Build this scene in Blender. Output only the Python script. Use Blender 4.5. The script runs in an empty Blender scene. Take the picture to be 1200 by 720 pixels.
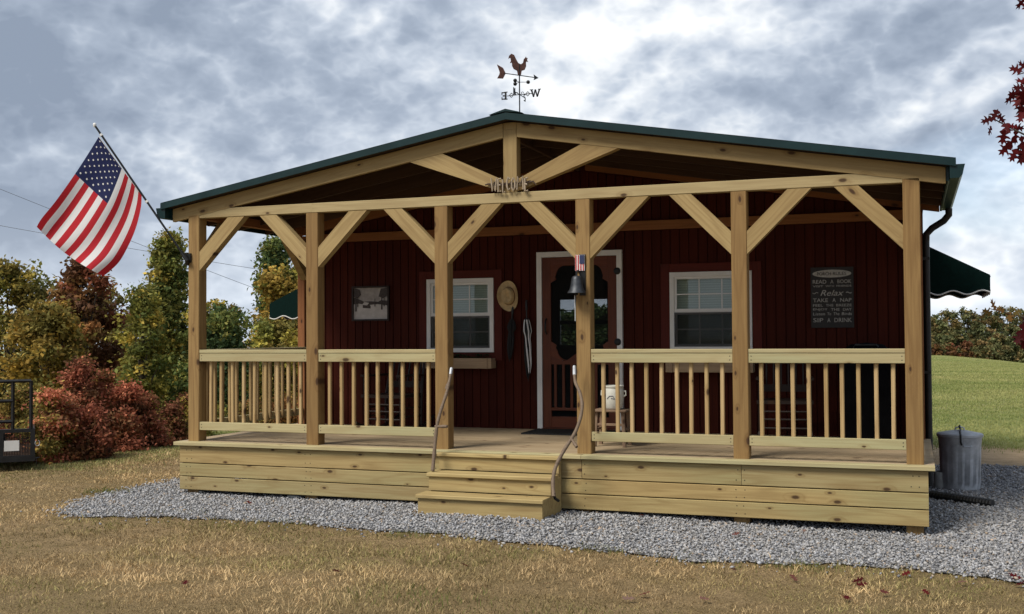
import bpy, bmesh, math, random
import numpy as np
from mathutils import Vector, Matrix

random.seed(7); rng = np.random.default_rng(7)
scene = bpy.context.scene
col = scene.collection
R = math.radians

# ------------------------------------------------------------------ camera
CAM = Vector((7.315, -9.941, 1.134)); YAW, PITCH, ROLL, FPX = .3512, .0245, -.0067, 1282.8
cf = Vector((-math.sin(YAW)*math.cos(PITCH), math.cos(YAW)*math.cos(PITCH), math.sin(PITCH)))
cr0 = Vector((math.cos(YAW), math.sin(YAW), 0)); cu0 = cr0.cross(cf)
cr = cr0*math.cos(ROLL)+cu0*math.sin(ROLL); cu = -cr0*math.sin(ROLL)+cu0*math.cos(ROLL)
cam = bpy.data.cameras.new('camera'); cam_o = bpy.data.objects.new('camera', cam); col.objects.link(cam_o)
cam_o.matrix_world = Matrix(((cr.x, cu.x, -cf.x, CAM.x), (cr.y, cu.y, -cf.y, CAM.y), (cr.z, cu.z, -cf.z, CAM.z), (0, 0, 0, 1)))
cam.sensor_width = 36; cam.lens = FPX/1200*36; cam.clip_end = 5000; cam.clip_start = .05
scene.camera = cam_o

def ray(px, py): return cr*((px-600)/FPX)-cu*((py-360)/FPX)+cf
def atD(px, py, D): return CAM+ray(px, py)*D                       # D metres along the view axis
def hit(px, py, axis, val):
    d = ray(px, py); return CAM+d*((val-CAM[axis])/d[axis])

# ------------------------------------------------------------------ sky, sun, exposure
SUN_EL, SUN_AZ = R(50), R(-32)          # azimuth from -Y (behind the viewer) towards -X
SKO, SKM = (3.1, 5.2, 4.3), 1.10
world = bpy.data.worlds.new('World'); scene.world = world; world.use_nodes = True
def build_world():
    nt = world.node_tree; N = nt.nodes; L = nt.links
    for n in list(N): N.remove(n)
    out = N.new('ShaderNodeOutputWorld'); bg = N.new('ShaderNodeBackground'); L.new(bg.outputs[0], out.inputs[0])
    sky = N.new('ShaderNodeTexSky'); sky.sky_type = 'NISHITA'; sky.sun_disc = False
    sky.sun_elevation = SUN_EL; sky.sun_rotation = math.pi+SUN_AZ*-1
    tc = N.new('ShaderNodeTexCoord'); sep = N.new('ShaderNodeSeparateXYZ'); L.new(tc.outputs['Generated'], sep.inputs[0])
    def M(op, a, b=None, c=None, clamp=False):
        m = N.new('ShaderNodeMath'); m.operation = op; m.use_clamp = clamp
        for i, v in enumerate((a, b, c)):
            if v is None: continue
            if isinstance(v, (int, float)): m.inputs[i].default_value = v
            else: L.new(v, m.inputs[i])
        return m.outputs[0]
    comb = N.new('ShaderNodeVectorMath'); comb.operation = 'MULTIPLY'; L.new(tc.outputs['Generated'], comb.inputs[0]); comb.inputs[1].default_value = (1, 1, 1.55)
    def noise(scale, off, detail, rough, dist=0.0):
        mp = N.new('ShaderNodeVectorMath'); mp.operation = 'ADD'; mp.inputs[1].default_value = off
        L.new(comb.outputs[0], mp.inputs[0])
        n = N.new('ShaderNodeTexNoise'); n.inputs['Scale'].default_value = scale; n.inputs['Detail'].default_value = detail
        n.inputs['Roughness'].default_value = rough; n.inputs['Distortion'].default_value = dist
        L.new(mp.outputs[0], n.inputs[0]); return n.outputs[0]
    def billow(up):
        """rounded heaps of cloud: folded noise over several octaves"""
        t = None
        for k, (sc, am) in enumerate(((4.2, .42), (8.7, .26), (18.0, .16), (37.0, .10), (75.0, .06))):
            f = M('MULTIPLY', M('SUBTRACT', 1.0, M('MULTIPLY', M('ABSOLUTE', M('SUBTRACT', noise(sc, (SKO[0]+k, SKO[1]-k, SKO[2]+.3*k+up), 1, .5, .25), .5)), 3.2)), am)
            t = f if t is None else M('ADD', t, f)
        return t
    big = noise(1.9, SKO, 2, .45, .3)
    soft = noise(4.5, (SKO[0]+4, SKO[1], SKO[2]), 9, .55, .2)
    b0, b1 = billow(0.0), billow(.03)
    lit = M('MULTIPLY', M('SUBTRACT', b0, b1), .28)
    v = M('ADD', M('ADD', M('MULTIPLY', big, 1.05), M('MULTIPLY', soft, .55)), M('ADD', M('MULTIPLY', b0, .30), lit))
    v = M('ADD', M('MULTIPLY', M('SUBTRACT', v, SKM), 1.35), .5)
    cr_ = N.new('ShaderNodeValToRGB'); el = cr_.color_ramp.elements
    pts = [(.25, (.112, .136, .176)), (.40, (.158, .185, .228)), (.52, (.235, .262, .302)), (.62, (.33, .348, .37)), (.74, (.44, .445, .445)), (.90, (.53, .53, .515))]
    el[0].position = pts[0][0]; el[0].color = (*pts[0][1], 1); el[1].position = pts[-1][0]; el[1].color = (*pts[-1][1], 1)
    for p, c in pts[1:-1]:
        e = el.new(p); e.color = (*c, 1)
    L.new(v, cr_.inputs[0])
    # thin brighter air low over the horizon
    hz = M('POWER', M('SUBTRACT', 1.0, M('MULTIPLY', M('MAXIMUM', sep.outputs[2], 0.0), 6.0), clamp=True), 2.0)
    mx = N.new('ShaderNodeMix'); mx.data_type = 'RGBA'; L.new(M('MULTIPLY', hz, .45), mx.inputs[0]); L.new(cr_.outputs[0], mx.inputs[6]); mx.inputs[7].default_value = (.40, .43, .465, 1)
    # breaks in the cloud show the clear sky
    gap = M('MULTIPLY', M('SUBTRACT', noise(3.2, (9.3, 4.4, 0), 5, .5), .60, clamp=True), 3.0, clamp=True)
    sk = N.new('ShaderNodeVectorMath'); sk.operation = 'SCALE'; L.new(sky.outputs[0], sk.inputs[0]); sk.inputs['Scale'].default_value = .1
    m2 = N.new('ShaderNodeMix'); m2.data_type = 'RGBA'; L.new(M('MULTIPLY', gap, .6), m2.inputs[0]); L.new(mx.outputs[2], m2.inputs[6]); L.new(sk.outputs[0], m2.inputs[7])
    L.new(m2.outputs[2], bg.inputs[0]); bg.inputs[1].default_value = 1.0
build_world()
sun = bpy.data.lights.new('sun', 'SUN'); sun.energy = 1.5; sun.angle = R(22); sun.color = (1, .93, .82)
sun_o = bpy.data.objects.new('sun', sun); col.objects.link(sun_o)
sd = Vector((math.sin(SUN_AZ)*math.cos(SUN_EL), -math.cos(SUN_AZ)*math.cos(SUN_EL), math.sin(SUN_EL)))   # towards the sun
sun_o.rotation_euler = (-sd).to_track_quat('-Z', 'Y').to_euler(); sun_o.location = (0, -10, 20)
vs = scene.view_settings; vs.view_transform = 'Standard'; vs.look = 'None'; vs.exposure = 1.38; vs.gamma = 1; vs.use_curve_mapping = False

# ------------------------------------------------------------------ object helpers
WM = {}
def tag(o, label=None, cat=None, group=None, kind=None):
    if label: o['label'] = label
    if cat: o['category'] = cat
    if group: o['group'] = group
    if kind: o['kind'] = kind
    return o
def link(o, parent=None, W=None):
    W = W or Matrix.Identity(4); col.objects.link(o); WM[o] = W
    if parent is not None:
        o.parent = parent; o.matrix_parent_inverse = WM[parent].inverted()
    o.matrix_basis = W
    return o
def thing(name, label, cat, loc, rz=0, group=None, parent=None):
    o = bpy.data.objects.new(name, None); o.empty_display_size = .1
    link(o, parent, Matrix.Translation(Vector(loc)) @ Matrix.Rotation(rz, 4, 'Z'))
    return tag(o, label, cat, group)
def mesh_obj(name, me, m, parent=None, W=None):
    if m is not None and len(me.materials) == 0: me.materials.append(m)
    o = bpy.data.objects.new(name, me); return link(o, parent, W)
def copy_tree(o, parent, W):
    """copy a thing and its parts; W is the new world matrix"""
    c = o.copy(); col.objects.link(c); WM[c] = W
    D = W @ WM[o].inverted()
    c.parent = parent
    c.matrix_parent_inverse = WM[parent].inverted() if parent is not None else Matrix.Identity(4)
    c.matrix_basis = W
    for ch in [x for x in list(WM) if x.parent == o]:
        copy_tree(ch, c, D @ WM[ch])
    return c

class MB:
    def __init__(s): s.v = []; s.f = []
    def add(s, vs_, fs):
        b = len(s.v); s.v += [tuple(x) for x in vs_]; s.f += [tuple(i+b for i in f) for f in fs]; return s
    def box(s, c, d, rot=None):
        x, y, z = d[0]/2, d[1]/2, d[2]/2
        vs_ = [Vector(q) for q in ((-x,-y,-z),(x,-y,-z),(x,y,-z),(-x,y,-z),(-x,-y,z),(x,-y,z),(x,y,z),(-x,y,z))]
        if rot is not None: vs_ = [rot @ q for q in vs_]
        return s.add([q+Vector(c) for q in vs_], [(0,3,2,1),(4,5,6,7),(0,1,5,4),(1,2,6,5),(2,3,7,6),(3,0,4,7)])
    def bb(s, x0, x1, y0, y1, z0, z1): return s.box(((x0+x1)/2, (y0+y1)/2, (z0+z1)/2), (x1-x0, y1-y0, z1-z0))
    def tube(s, pts, rad, n=8, cap=True, flat=1.0):
        pts = [Vector(p) for p in pts]; k = len(pts)
        if isinstance(rad, (int, float)): rad = [rad]*k
        b = len(s.v); up = Vector((0, 0, 1)); prev = None
        for i, p in enumerate(pts):
            t = (pts[min(i+1, k-1)]-pts[max(i-1, 0)]).normalized()
            if prev is None:
                a = t.cross(up)
                if a.length < 1e-3: a = t.cross(Vector((0, 1, 0)))
            else: a = prev-t*prev.dot(t)
            a.normalize(); prev = a; c = t.cross(a)
            for j in range(n):
                th = 2*math.pi*j/n; q = p+(a*math.cos(th)+c*math.sin(th)*flat)*rad[i]; s.v.append(tuple(q))
        for i in range(k-1):
            for j in range(n):
                s.f.append((b+i*n+j, b+i*n+(j+1) % n, b+(i+1)*n+(j+1) % n, b+(i+1)*n+j))
        if cap:
            s.f.append(tuple(b+j for j in reversed(range(n)))); s.f.append(tuple(b+(k-1)*n+j for j in range(n)))
        return s
    def lathe(s, prof, n=24, c=(0, 0, 0), wob=None):
        b = len(s.v)
        for i, (r, z) in enumerate(prof):
            for j in range(n):
                th = 2*math.pi*j/n; rr = r*(wob(th, z) if wob else 1)
                s.v.append((c[0]+rr*math.cos(th), c[1]+rr*math.sin(th), c[2]+z))
        for i in range(len(prof)-1):
            for j in range(n):
                s.f.append((b+i*n+j, b+i*n+(j+1) % n, b+(i+1)*n+(j+1) % n, b+(i+1)*n+j))
        s.f.append(tuple(b+j for j in reversed(range(n)))); k = len(prof)-1; s.f.append(tuple(b+k*n+j for j in range(n)))
        return s
    def prism(s, poly, t0, t1, ax='xz'):
        """polygon (u,v) extruded from t0 to t1 along the third axis"""
        b = len(s.v); n = len(poly)
        def P(u, v, t): return {'xz': (u, t, v), 'xy': (u, v, t), 'yz': (t, u, v)}[ax]
        for t in (t0, t1):
            for u, v in poly: s.v.append(P(u, v, t))
        s.f.append(tuple(b+i for i in range(n))); s.f.append(tuple(b+n+i for i in reversed(range(n))))
        for i in range(n): s.f.append((b+i, b+(i+1) % n, b+n+(i+1) % n, b+n+i))
        return s
    def mesh(s, name, smooth=False, fix=True):
        me = bpy.data.meshes.new(name); me.from_pydata(s.v, [], s.f)
        if fix:
            bm = bmesh.new(); bm.from_mesh(me); bmesh.ops.recalc_face_normals(bm, faces=bm.faces); bm.to_mesh(me); bm.free()
        if smooth:
            me.polygons.foreach_set('use_smooth', [True]*len(me.polygons))
            try: me.set_sharp_from_angle(angle=R(50))
            except Exception: pass
        me.update(); return me
    def build(s, name, m, parent=None, W=None, smooth=False):
        """vertices are world coordinates unless W is given (then local to W)"""
        if W is None:
            if s.v:
                a = np.array(s.v); c = (a.min(0)+a.max(0))/2
                s.v = [tuple(q) for q in (a-c)]; W = Matrix.Translation(Vector(c))
            return mesh_obj(name, s.mesh(name, smooth), m, parent, W)
        return mesh_obj(name, s.mesh(name, smooth), m, parent, W)

BC = {}
def board_mesh(L, w, t, m, bev=.004):
    k = (round(L, 3), round(w, 4), round(t, 4), m.name, bev)
    if k not in BC:
        a, b, x = w/2, t/2, L/2
        sec = [(-a+bev, -b), (a-bev, -b), (a, -b+bev), (a, b-bev), (a-bev, b), (-a+bev, b), (-a, b-bev), (-a, -b+bev)]
        vs_ = [(xx, u, v) for xx in (-x, x) for u, v in sec]
        fs = [tuple(reversed(range(8))), tuple(range(8, 16))]+[(i, (i+1) % 8, 8+(i+1) % 8, 8+i) for i in range(8)]
        me = bpy.data.meshes.new('board'); me.from_pydata(vs_, [], fs); me.materials.append(m); BC[k] = me
    return BC[k]
def board(name, parent, p0, p1, w, t, wdir, m, bev=.004):
    p0, p1 = Vector(p0), Vector(p1); X = (p1-p0); L = X.length; X.normalize()
    Z = X.cross(Vector(wdir)).normalized(); Y = Z.cross(X); c = (p0+p1)/2
    W = Matrix(((X.x, Y.x, Z.x, c.x), (X.y, Y.y, Z.y, c.y), (X.z, Y.z, Z.z, c.z), (0, 0, 0, 1)))
    return mesh_obj(name, board_mesh(L, w, t, m, bev), m, parent, W)
def timber(name, parent, poly, y0, y1, m, d):
    """polygon in the facade plane (x,z), thickness y0..y1, grain along d=(dx,dz)"""
    d = Vector((d[0], 0, d[1])).normalized(); Y = Vector((-d.z, 0, d.x)); Z = Vector((0, -1, 0))
    cx = sum(p[0] for p in poly)/len(poly); cz = sum(p[1] for p in poly)/len(poly); cy = (y0+y1)/2; h = (y1-y0)/2
    q = [((x-cx)*d.x+(z-cz)*d.z, (x-cx)*Y.x+(z-cz)*Y.z) for x, z in poly]
    b = MB(); b.prism(q, -h, h, 'xy')
    W = Matrix(((d.x, Y.x, 0, cx), (0, 0, -1, cy), (d.z, Y.z, 0, cz), (0, 0, 0, 1)))
    return mesh_obj(name, b.mesh(name), m, parent, W)
def big_mesh(name, V, F, colors=None, nper=3):
    """V (n,3), F (m,nper) numpy; fast"""
    me = bpy.data.meshes.new(name); me.vertices.add(len(V)); me.vertices.foreach_set('co', V.astype(np.float32).ravel())
    me.loops.add(F.size); me.loops.foreach_set('vertex_index', F.astype(np.int32).ravel())
    me.polygons.add(len(F)); me.polygons.foreach_set('loop_start', np.arange(0, F.size, nper, dtype=np.int32))
    me.update(calc_edges=True)
    if colors is not None:
        a = me.color_attributes.new('Col', 'FLOAT_COLOR', 'POINT')
        c = np.ones((len(V), 4), np.float32); c[:, :3] = colors; a.data.foreach_set('color', c.ravel())
    return me

# ------------------------------------------------------------------ materials
MAT = {}
class NT:
    def __init__(s, name):
        s.m = bpy.data.materials.new(name); s.m.use_nodes = True; s.t = s.m.node_tree; s.N = s.t.nodes; s.L = s.t.links
        s.p = s.N['Principled BSDF']; s.out = s.N['Material Output']; MAT[name] = s.m
    def new(s, t, **kw):
        n = s.N.new(t)
        for k, v in kw.items(): setattr(n, k, v)
        return n
    def math(s, op, a, b=None, clamp=False):
        m = s.new('ShaderNodeMath', operation=op, use_clamp=clamp)
        for i, v in enumerate((a, b)):
            if v is None: continue
            if isinstance(v, (int, float)): m.inputs[i].default_value = v
            else: s.L.new(v, m.inputs[i])
        return m.outputs[0]
    def mix(s, f, a, b, blend='MIX'):
        m = s.new('ShaderNodeMix', data_type='RGBA', blend_type=blend)
        for i, v in ((0, f), (6, a), (7, b)):
            if isinstance(v, (int, float)): m.inputs[i].default_value = v
            elif isinstance(v, tuple): m.inputs[i].default_value = (*v, 1)
            else: s.L.new(v, m.inputs[i])
        return m.outputs[2]
    def coord(s, scale=(1, 1, 1), rand=0.0, kind='Object'):
        tc = s.new('ShaderNodeTexCoord'); v = tc.outputs[kind]
        if rand:
            oi = s.new('ShaderNodeObjectInfo'); a = s.new('ShaderNodeVectorMath', operation='ADD'); s.L.new(v, a.inputs[0])
            cx = s.new('ShaderNodeCombineXYZ'); s.L.new(s.math('MULTIPLY', oi.outputs['Random'], rand), cx.inputs[0]); s.L.new(s.math('MULTIPLY', oi.outputs['Random'], rand*.37), cx.inputs[1])
            s.L.new(cx.outputs[0], a.inputs[1]); v = a.outputs[0]
        mp = s.new('ShaderNodeVectorMath', operation='MULTIPLY'); s.L.new(v, mp.inputs[0]); mp.inputs[1].default_value = scale
        return mp.outputs[0]
    def noise(s, vec, scale=1, detail=3, rough=.5, dist=0):
        n = s.new('ShaderNodeTexNoise'); s.L.new(vec, n.inputs[0]); n.inputs['Scale'].default_value = scale
        n.inputs['Detail'].default_value = detail; n.inputs['Roughness'].default_value = rough; n.inputs['Distortion'].default_value = dist
        return n.outputs[0]
    def ramp(s, f, a, b):
        r = s.new('ShaderNodeMapRange', interpolation_type='SMOOTHSTEP'); s.L.new(f, r.inputs[0]); r.inputs[1].default_value = a; r.inputs[2].default_value = b
        return r.outputs[0]
    def bump(s, h, strength=.3, dist=.01):
        b = s.new('ShaderNodeBump'); b.inputs['Strength'].default_value = strength; b.inputs['Distance'].default_value = dist
        s.L.new(h, b.inputs['Height']); s.L.new(b.outputs[0], s.p.inputs['Normal'])
    def fin(s, c, rough=.6, metal=0.0, spec=.5):
        if isinstance(c, tuple): s.p.inputs['Base Color'].default_value = (*c, 1)
        else: s.L.new(c, s.p.inputs['Base Color'])
        if isinstance(rough, (int, float)): s.p.inputs['Roughness'].default_value = rough
        else: s.L.new(rough, s.p.inputs['Roughness'])
        s.p.inputs['Metallic'].default_value = metal; s.p.inputs['Specular IOR Level'].default_value = spec
        return s.m

def wood(name, c1, c2, dark, knots=.5, ring=.35, grain=.35, green=None, rough=.75):
    n = NT(name)
    v = n.coord(rand=61.0)
    def sc(k):
        m = n.new('ShaderNodeVectorMath', operation='MULTIPLY'); n.L.new(v, m.inputs[0]); m.inputs[1].default_value = k; return m.outputs[0]
    # knots: through-going, positions from the board's own length and width
    kc = sc((3.1, 6.6, 0)); wv = n.noise(sc((14, 30, 30)), 1, 2); 
    vo = n.new('ShaderNodeTexVoronoi', feature='F1', voronoi_dimensions='2D'); n.L.new(kc, vo.inputs['Vector']); vo.inputs['Scale'].default_value = 1.0; vo.inputs['Randomness'].default_value = 1.0
    d = n.math('ADD', vo.outputs['Distance'], n.math('MULTIPLY', n.math('SUBTRACT', wv, .5), .05))
    sepc = n.new('ShaderNodeSeparateColor'); n.L.new(vo.outputs['Color'], sepc.inputs[0])
    has = n.math('LESS_THAN', sepc.outputs[0], knots)
    size = n.math('ADD', n.math('MULTIPLY', sepc.outputs[1], .085), .045)
    kn = n.math('MULTIPLY', n.math('SUBTRACT', 1.0, n.ramp(n.math('DIVIDE', d, size), .55, 1.25)), has)
    halo = n.math('MULTIPLY', n.math('SUBTRACT', 1.0, n.ramp(n.math('DIVIDE', d, size), .8, 3.2)), has)
    # growth rings bend round the knots
    rg = n.math('ADD', n.math('MULTIPLY', n.noise(sc((.55, 6, 6)), 1, 2, .45), 15.0), n.math('MULTIPLY', halo, 2.2))
    rs = n.math('POWER', n.math('ADD', n.math('MULTIPLY', n.math('SINE', n.math('MULTIPLY', rg, 3.0)), .5), .5), 2.5)
    gr = n.noise(sc((2.2, 70, 70)), 1, 3, .6)
    oi = n.new('ShaderNodeObjectInfo')
    base = n.mix(oi.outputs['Random'], c1, c2)
    if green: base = n.mix(n.math('MULTIPLY', n.ramp(n.noise(sc((.5, 2, 2)), 1, 2), .4, .7), .8), base, green)
    c = n.mix(n.math('MULTIPLY', rs, ring), base, dark)
    c = n.mix(n.math('MULTIPLY', n.ramp(gr, .35, .75), grain), c, dark)
    blot = n.ramp(n.noise(sc((1.3, 4, 4)), 1, 4, .6), .52, .78)
    c = n.mix(n.math('MULTIPLY', blot, .28), c, dark)
    c = n.mix(n.math('MULTIPLY', halo, .35), c, (dark[0]*.8, dark[1]*.7, dark[2]*.55))
    c = n.mix(n.math('MULTIPLY', kn, .9), c, (.045, .02, .009))
    n.bump(n.math('SUBTRACT', gr, n.math('MULTIPLY', kn, .6)), .25, .004)
    return n.fin(c, rough, 0, .3)
W_RAIL = wood('treated_pine_pale', (.47, .40, .22), (.40, .345, .19), (.27, .19, .085), .3, .22, .32, (.37, .36, .20))
W_SKIRT = wood('treated_pine_skirt', (.42, .30, .125), (.33, .265, .135), (.20, .125, .045), .45, .32, .38, (.325, .295, .14))
W_POST = wood('treated_pine_post', (.32, .205, .08), (.24, .145, .054), (.14, .072, .024), .35, .38, .42)
W_BRACE = wood('treated_pine_brace', (.40, .295, .135), (.31, .215, .09), (.185, .11, .042), .25, .32, .38)
W_BEAM = wood('treated_pine_beam', (.41, .325, .17), (.36, .28, .14), (.23, .155, .07), .2, .22, .32)
W_CHORD = wood('pine_chord', (.34, .25, .11), (.29, .205, .09), (.18, .11, .042), .3, .25, .35)
W_STEP = wood('treated_pine_step', (.46, .36, .165), (.38, .285, .125), (.22, .14, .055), .35, .38, .38)
W_DECK = wood('treated_pine_deck', (.43, .335, .215), (.36, .275, .17), (.23, .16, .09), .3, .3, .4)
W_BAL = wood('pine_baluster', (.54, .39, .20), (.40, .275, .12), (.24, .14, .055), .4, .28, .4)
W_HEAD = wood('header_stain', (.30, .125, .045), (.26, .105, .04), (.13, .048, .018), .3, .25, .3)
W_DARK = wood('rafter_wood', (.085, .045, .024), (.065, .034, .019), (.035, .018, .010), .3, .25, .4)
W_SHEATH = wood('roof_sheathing', (.055, .03, .019), (.042, .024, .015), (.024, .014, .009), .2, .2, .4)  # rafter and sheathing browns darkened to paint in more shade under the roof
W_PLANTER = wood('planter_wood', (.42, .30, .19), (.36, .26, .16), (.20, .13, .08), .4, .3, .4)
W_SNATH = wood('weathered_ash', (.20, .145, .10), (.17, .12, .085), (.085, .058, .04), .1, .2, .5, None, .6)
W_CHAIR = wood('dark_chair_wood', (.022, .012, .009), (.02, .011, .008), (.01, .006, .004), .1, .2, .4, None, .5)
W_STOOL = wood('stool_wood', (.26, .17, .11), (.22, .15, .10), (.11, .07, .045), .2, .3, .4)
W_CEDAR = wood('screen_door_cedar', (.145, .036, .013), (.12, .03, .011), (.055, .014, .006), .15, .25, .35, None, .5)

def simple(name, c, rough=.6, metal=0.0, var=.25, scale=6.0, bump=.1, spec=.5, rand=9.0):
    n = NT(name); v = n.coord(rand=rand); a = n.noise(v, scale, 4, .6)
    cc = n.mix(n.ramp(a, .3, .75), tuple(x*(1-var) for x in c), tuple(min(1, x*(1+var)) for x in c))
    if bump: n.bump(n.noise(v, scale*6, 3, .6), bump, .004)
    rr = n.math('ADD', n.math('MULTIPLY', a, .2), rough-.1)
    return n.fin(cc, rr, metal, spec)
def siding_mat():
    n = NT('red_siding'); v = n.coord((1.2, 60, 60), 40.0); g = n.noise(v, 1, 4, .6); v2 = n.coord((.9, 3, 3), 40.0); b = n.noise(v2, 1, 4, .6)
    oi = n.new('ShaderNodeObjectInfo')
    c = n.mix(oi.outputs['Random'], (.066, .0115, .0052), (.046, .0080, .0038))
    c = n.mix(n.math('MULTIPLY', n.ramp(g, .4, .8), .5), c, (.018, .0028, .002)); c = n.mix(n.math('MULTIPLY', n.ramp(b, .5, .8), .4), c, (.080, .0155, .0075))
    n.bump(g, .35, .003); return n.fin(c, .7, 0, .12)
SIDING = siding_mat()  # barn red, lowered further to put deeper porch shade into the colour
GREEN = simple('green_painted_steel', (.0035, .022, .024), .4, 0, .2, 4, .05, .3)
WHITE = simple('white_vinyl', (.74, .74, .72), .45, 0, .05, 5, .02)
BLACKM = simple('black_metal', (.018, .018, .019), .45, .4, .3, 8, .1)
BLACKP = simple('black_plastic', (.008, .0085, .009), .5, 0, .3, 5, .08)
IRON = simple('cast_iron', (.055, .06, .068), .5, .7, .3, 20, .3)
GALV = simple('galvanised_steel', (.42, .44, .47), .48, .35, .25, 7, .1)
RUBBER = simple('rubber', (.012, .012, .012), .8, 0, .3, 14, .3)
CANVAS = simple('green_canvas', (.003, .014, .012), .9, 0, .2, 30, .2, .08)
TRIMW = simple('white_piping', (.7, .7, .68), .6, 0, .05, 5, 0)
STRAW = simple('straw_felt', (.60, .45, .24), .85, 0, .15, 30, .3)
HATBAND = simple('hat_band', (.20, .11, .045), .7, 0, .2, 20, .1)
STONEW = simple('glazed_stoneware', (.62, .62, .56), .3, 0, .08, 6, .02)
CONC = simple('concrete', (.38, .38, .36), .9, 0, .2, 14, .3)
BLUEDARK = simple('navy', (.022, .030, .085), .8, 0, .1, 30, .05)
CLOTHW = simple('white_cloth', (.70, .70, .70), .85, 0, .04, 30, .05)
CLOTHK = simple('black_cloth', (.012, .012, .013), .8, 0, .3, 20, .1)
RUST = simple('rusted_copper', (.16, .075, .055), .6, .5, .3, 25, .2)
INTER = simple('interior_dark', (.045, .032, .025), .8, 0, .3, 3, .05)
CREAM = simple('cream_letters', (.34, .27, .19), .7, 0, .2, 30, .3)
BARK = simple('bark', (.075, .058, .045), .9, 0, .4, 12, .8)
SIGNTXT = simple('sign_lettering', (.42, .41, .38), .7, 0, .2, 60, .0)
SIGNBLK = simple('sign_board_black', (.014, .012, .012), .6, 0, .4, 10, .1)
PRINTSKY = simple('print_grey_sky', (.36, .33, .31), .6, 0, .3, 9, 0)
PRINTSNOW = simple('print_snow', (.50, .47, .45), .6, 0, .12, 16, 0)
PRINTDARK = simple('print_dark', (.045, .032, .028), .6, 0, .4, 40, 0)
REDLABEL = simple('red_paint', (.42, .045, .04), .6, 0, .15, 30, 0)
BLIND = None
def blind_mat():
    n = NT('window_blind'); v = n.coord((1, 1, 1)); sp = n.new('ShaderNodeSeparateXYZ'); n.L.new(v, sp.inputs[0])
    w = n.math('ADD', n.math('MULTIPLY', n.math('SINE', n.math('MULTIPLY', sp.outputs[2], 2*math.pi/.028)), .5), .5)
    return n.fin(n.mix(w, (.62, .66, .58), (.85, .88, .80)), .7)
BLIND = blind_mat()
def glass_mat(name, tint=(.55, .6, .6), refl=.10):
    n = NT(name); n.N.remove(n.p)
    tr = n.new('ShaderNodeBsdfTransparent'); tr.inputs[0].default_value = (*tint, 1)
    gl = n.new('ShaderNodeBsdfGlossy'); gl.inputs['Roughness'].default_value = .02; gl.inputs[0].default_value = (.9, .9, .9, 1)
    lw = n.new('ShaderNodeFresnel'); lw.inputs[0].default_value = 1.5
    mx = n.new('ShaderNodeMixShader'); n.L.new(n.math('ADD', lw.outputs[0], refl-.04, clamp=True), mx.inputs[0]); n.L.new(tr.outputs[0], mx.inputs[1]); n.L.new(gl.outputs[0], mx.inputs[2]); n.L.new(mx.outputs[0], n.out.inputs[0])
    return n.m
GLASS = glass_mat('window_glass', (.82, .86, .85), .05); GLASS_CLEAR = glass_mat('clear_glass', (.9, .92, .92), .05)
def screen_mat():
    n = NT('insect_screen'); n.N.remove(n.p)
    tr = n.new('ShaderNodeBsdfTransparent'); df = n.new('ShaderNodeBsdfDiffuse'); df.inputs[0].default_value = (.02, .02, .02, 1)
    mx = n.new('ShaderNodeMixShader'); mx.inputs[0].default_value = .42; n.L.new(tr.outputs[0], mx.inputs[1]); n.L.new(df.outputs[0], mx.inputs[2]); n.L.new(mx.outputs[0], n.out.inputs[0]); return n.m
SCREEN = screen_mat()
def leaf_mat(name, trans=.3):
    n = NT(name); at = n.new('ShaderNodeVertexColor'); at.layer_name = 'Col'
    n.fin(at.outputs[0], .7, 0, .08)
    tl = n.new('ShaderNodeBsdfTranslucent'); n.L.new(at.outputs[0], tl.inputs[0]); mx = n.new('ShaderNodeMixShader'); mx.inputs[0].default_value = trans
    n.L.new(n.p.outputs[0], mx.inputs[1]); n.L.new(tl.outputs[0], mx.inputs[2]); n.L.new(mx.outputs[0], n.out.inputs[0]); return n.m
LEAF = leaf_mat('foliage'); BLADE = leaf_mat('grass_blade', .2)
def vcol_mat(name, rough=.8):
    n = NT(name); at = n.new('ShaderNodeVertexColor'); at.layer_name = 'Col'
    v = n.coord(); g = n.noise(v, 60, 3, .6); c = n.mix(.35, at.outputs[0], n.mix(g, (.12, .12, .13), (.6, .6, .6)), 'OVERLAY'); return n.fin(c, rough, 0, .3)
STONE = vcol_mat('gravel_stone')

# ------------------------------------------------------------------ terrain
def sm(t): t = np.clip(t, 0, 1); return t*t*(3-2*t)
def softpos(v, k): return np.where(v > 0, v*v/(v+k), 0.0)
def gz(x, y):
    x = np.asarray(x, float); y = np.asarray(y, float)
    z = -.572+0*x
    z = z+.04*np.exp(-((x-3.5)/1.3)**2)*sm((.6-y)/1.2)-.032*sm((x-4.8)/2.2)
    z = z+.06*sm((-3-y)/7)                                             # the lawn rises a little towards the viewer
    z = z+.02*np.sin(x*.7+1)*np.cos(y*.9)*sm((-1.2-y)/3)
    z = z-np.minimum(.17*softpos(-4.1-x, 1.2), 6.5)                     # falls away behind the crest on the left
    z = z-np.minimum(.013*softpos(y-9, 6.0), 9.0)
    z = z-np.minimum(.14*softpos(x-6-.02*np.maximum(y, 0), 8.0), 14.0)*sm((y-30)/120)
    return z
def gzf(x, y): return float(gz(x, y))
def ground_hit(px, py):
    d = ray(px, py); t = 1.0
    for i in range(4000):
        p = CAM+d*t
        if p.z <= gzf(p.x, p.y): return p
        t *= 1.003
    return p
def vnoise(x, y, s, seed):
    """smooth value noise, numpy"""
    r = np.random.default_rng(seed).random((64, 64)); X = x/s; Y = y/s
    i = np.floor(X).astype(int); j = np.floor(Y).astype(int); u = sm(X-i); v = sm(Y-j)
    a = r[i % 64, j % 64]; b = r[(i+1) % 64, j % 64]; c = r[i % 64, (j+1) % 64]; d = r[(i+1) % 64, (j+1) % 64]
    return (a*(1-u)+b*u)*(1-v)+(c*(1-u)+d*u)*v
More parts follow.
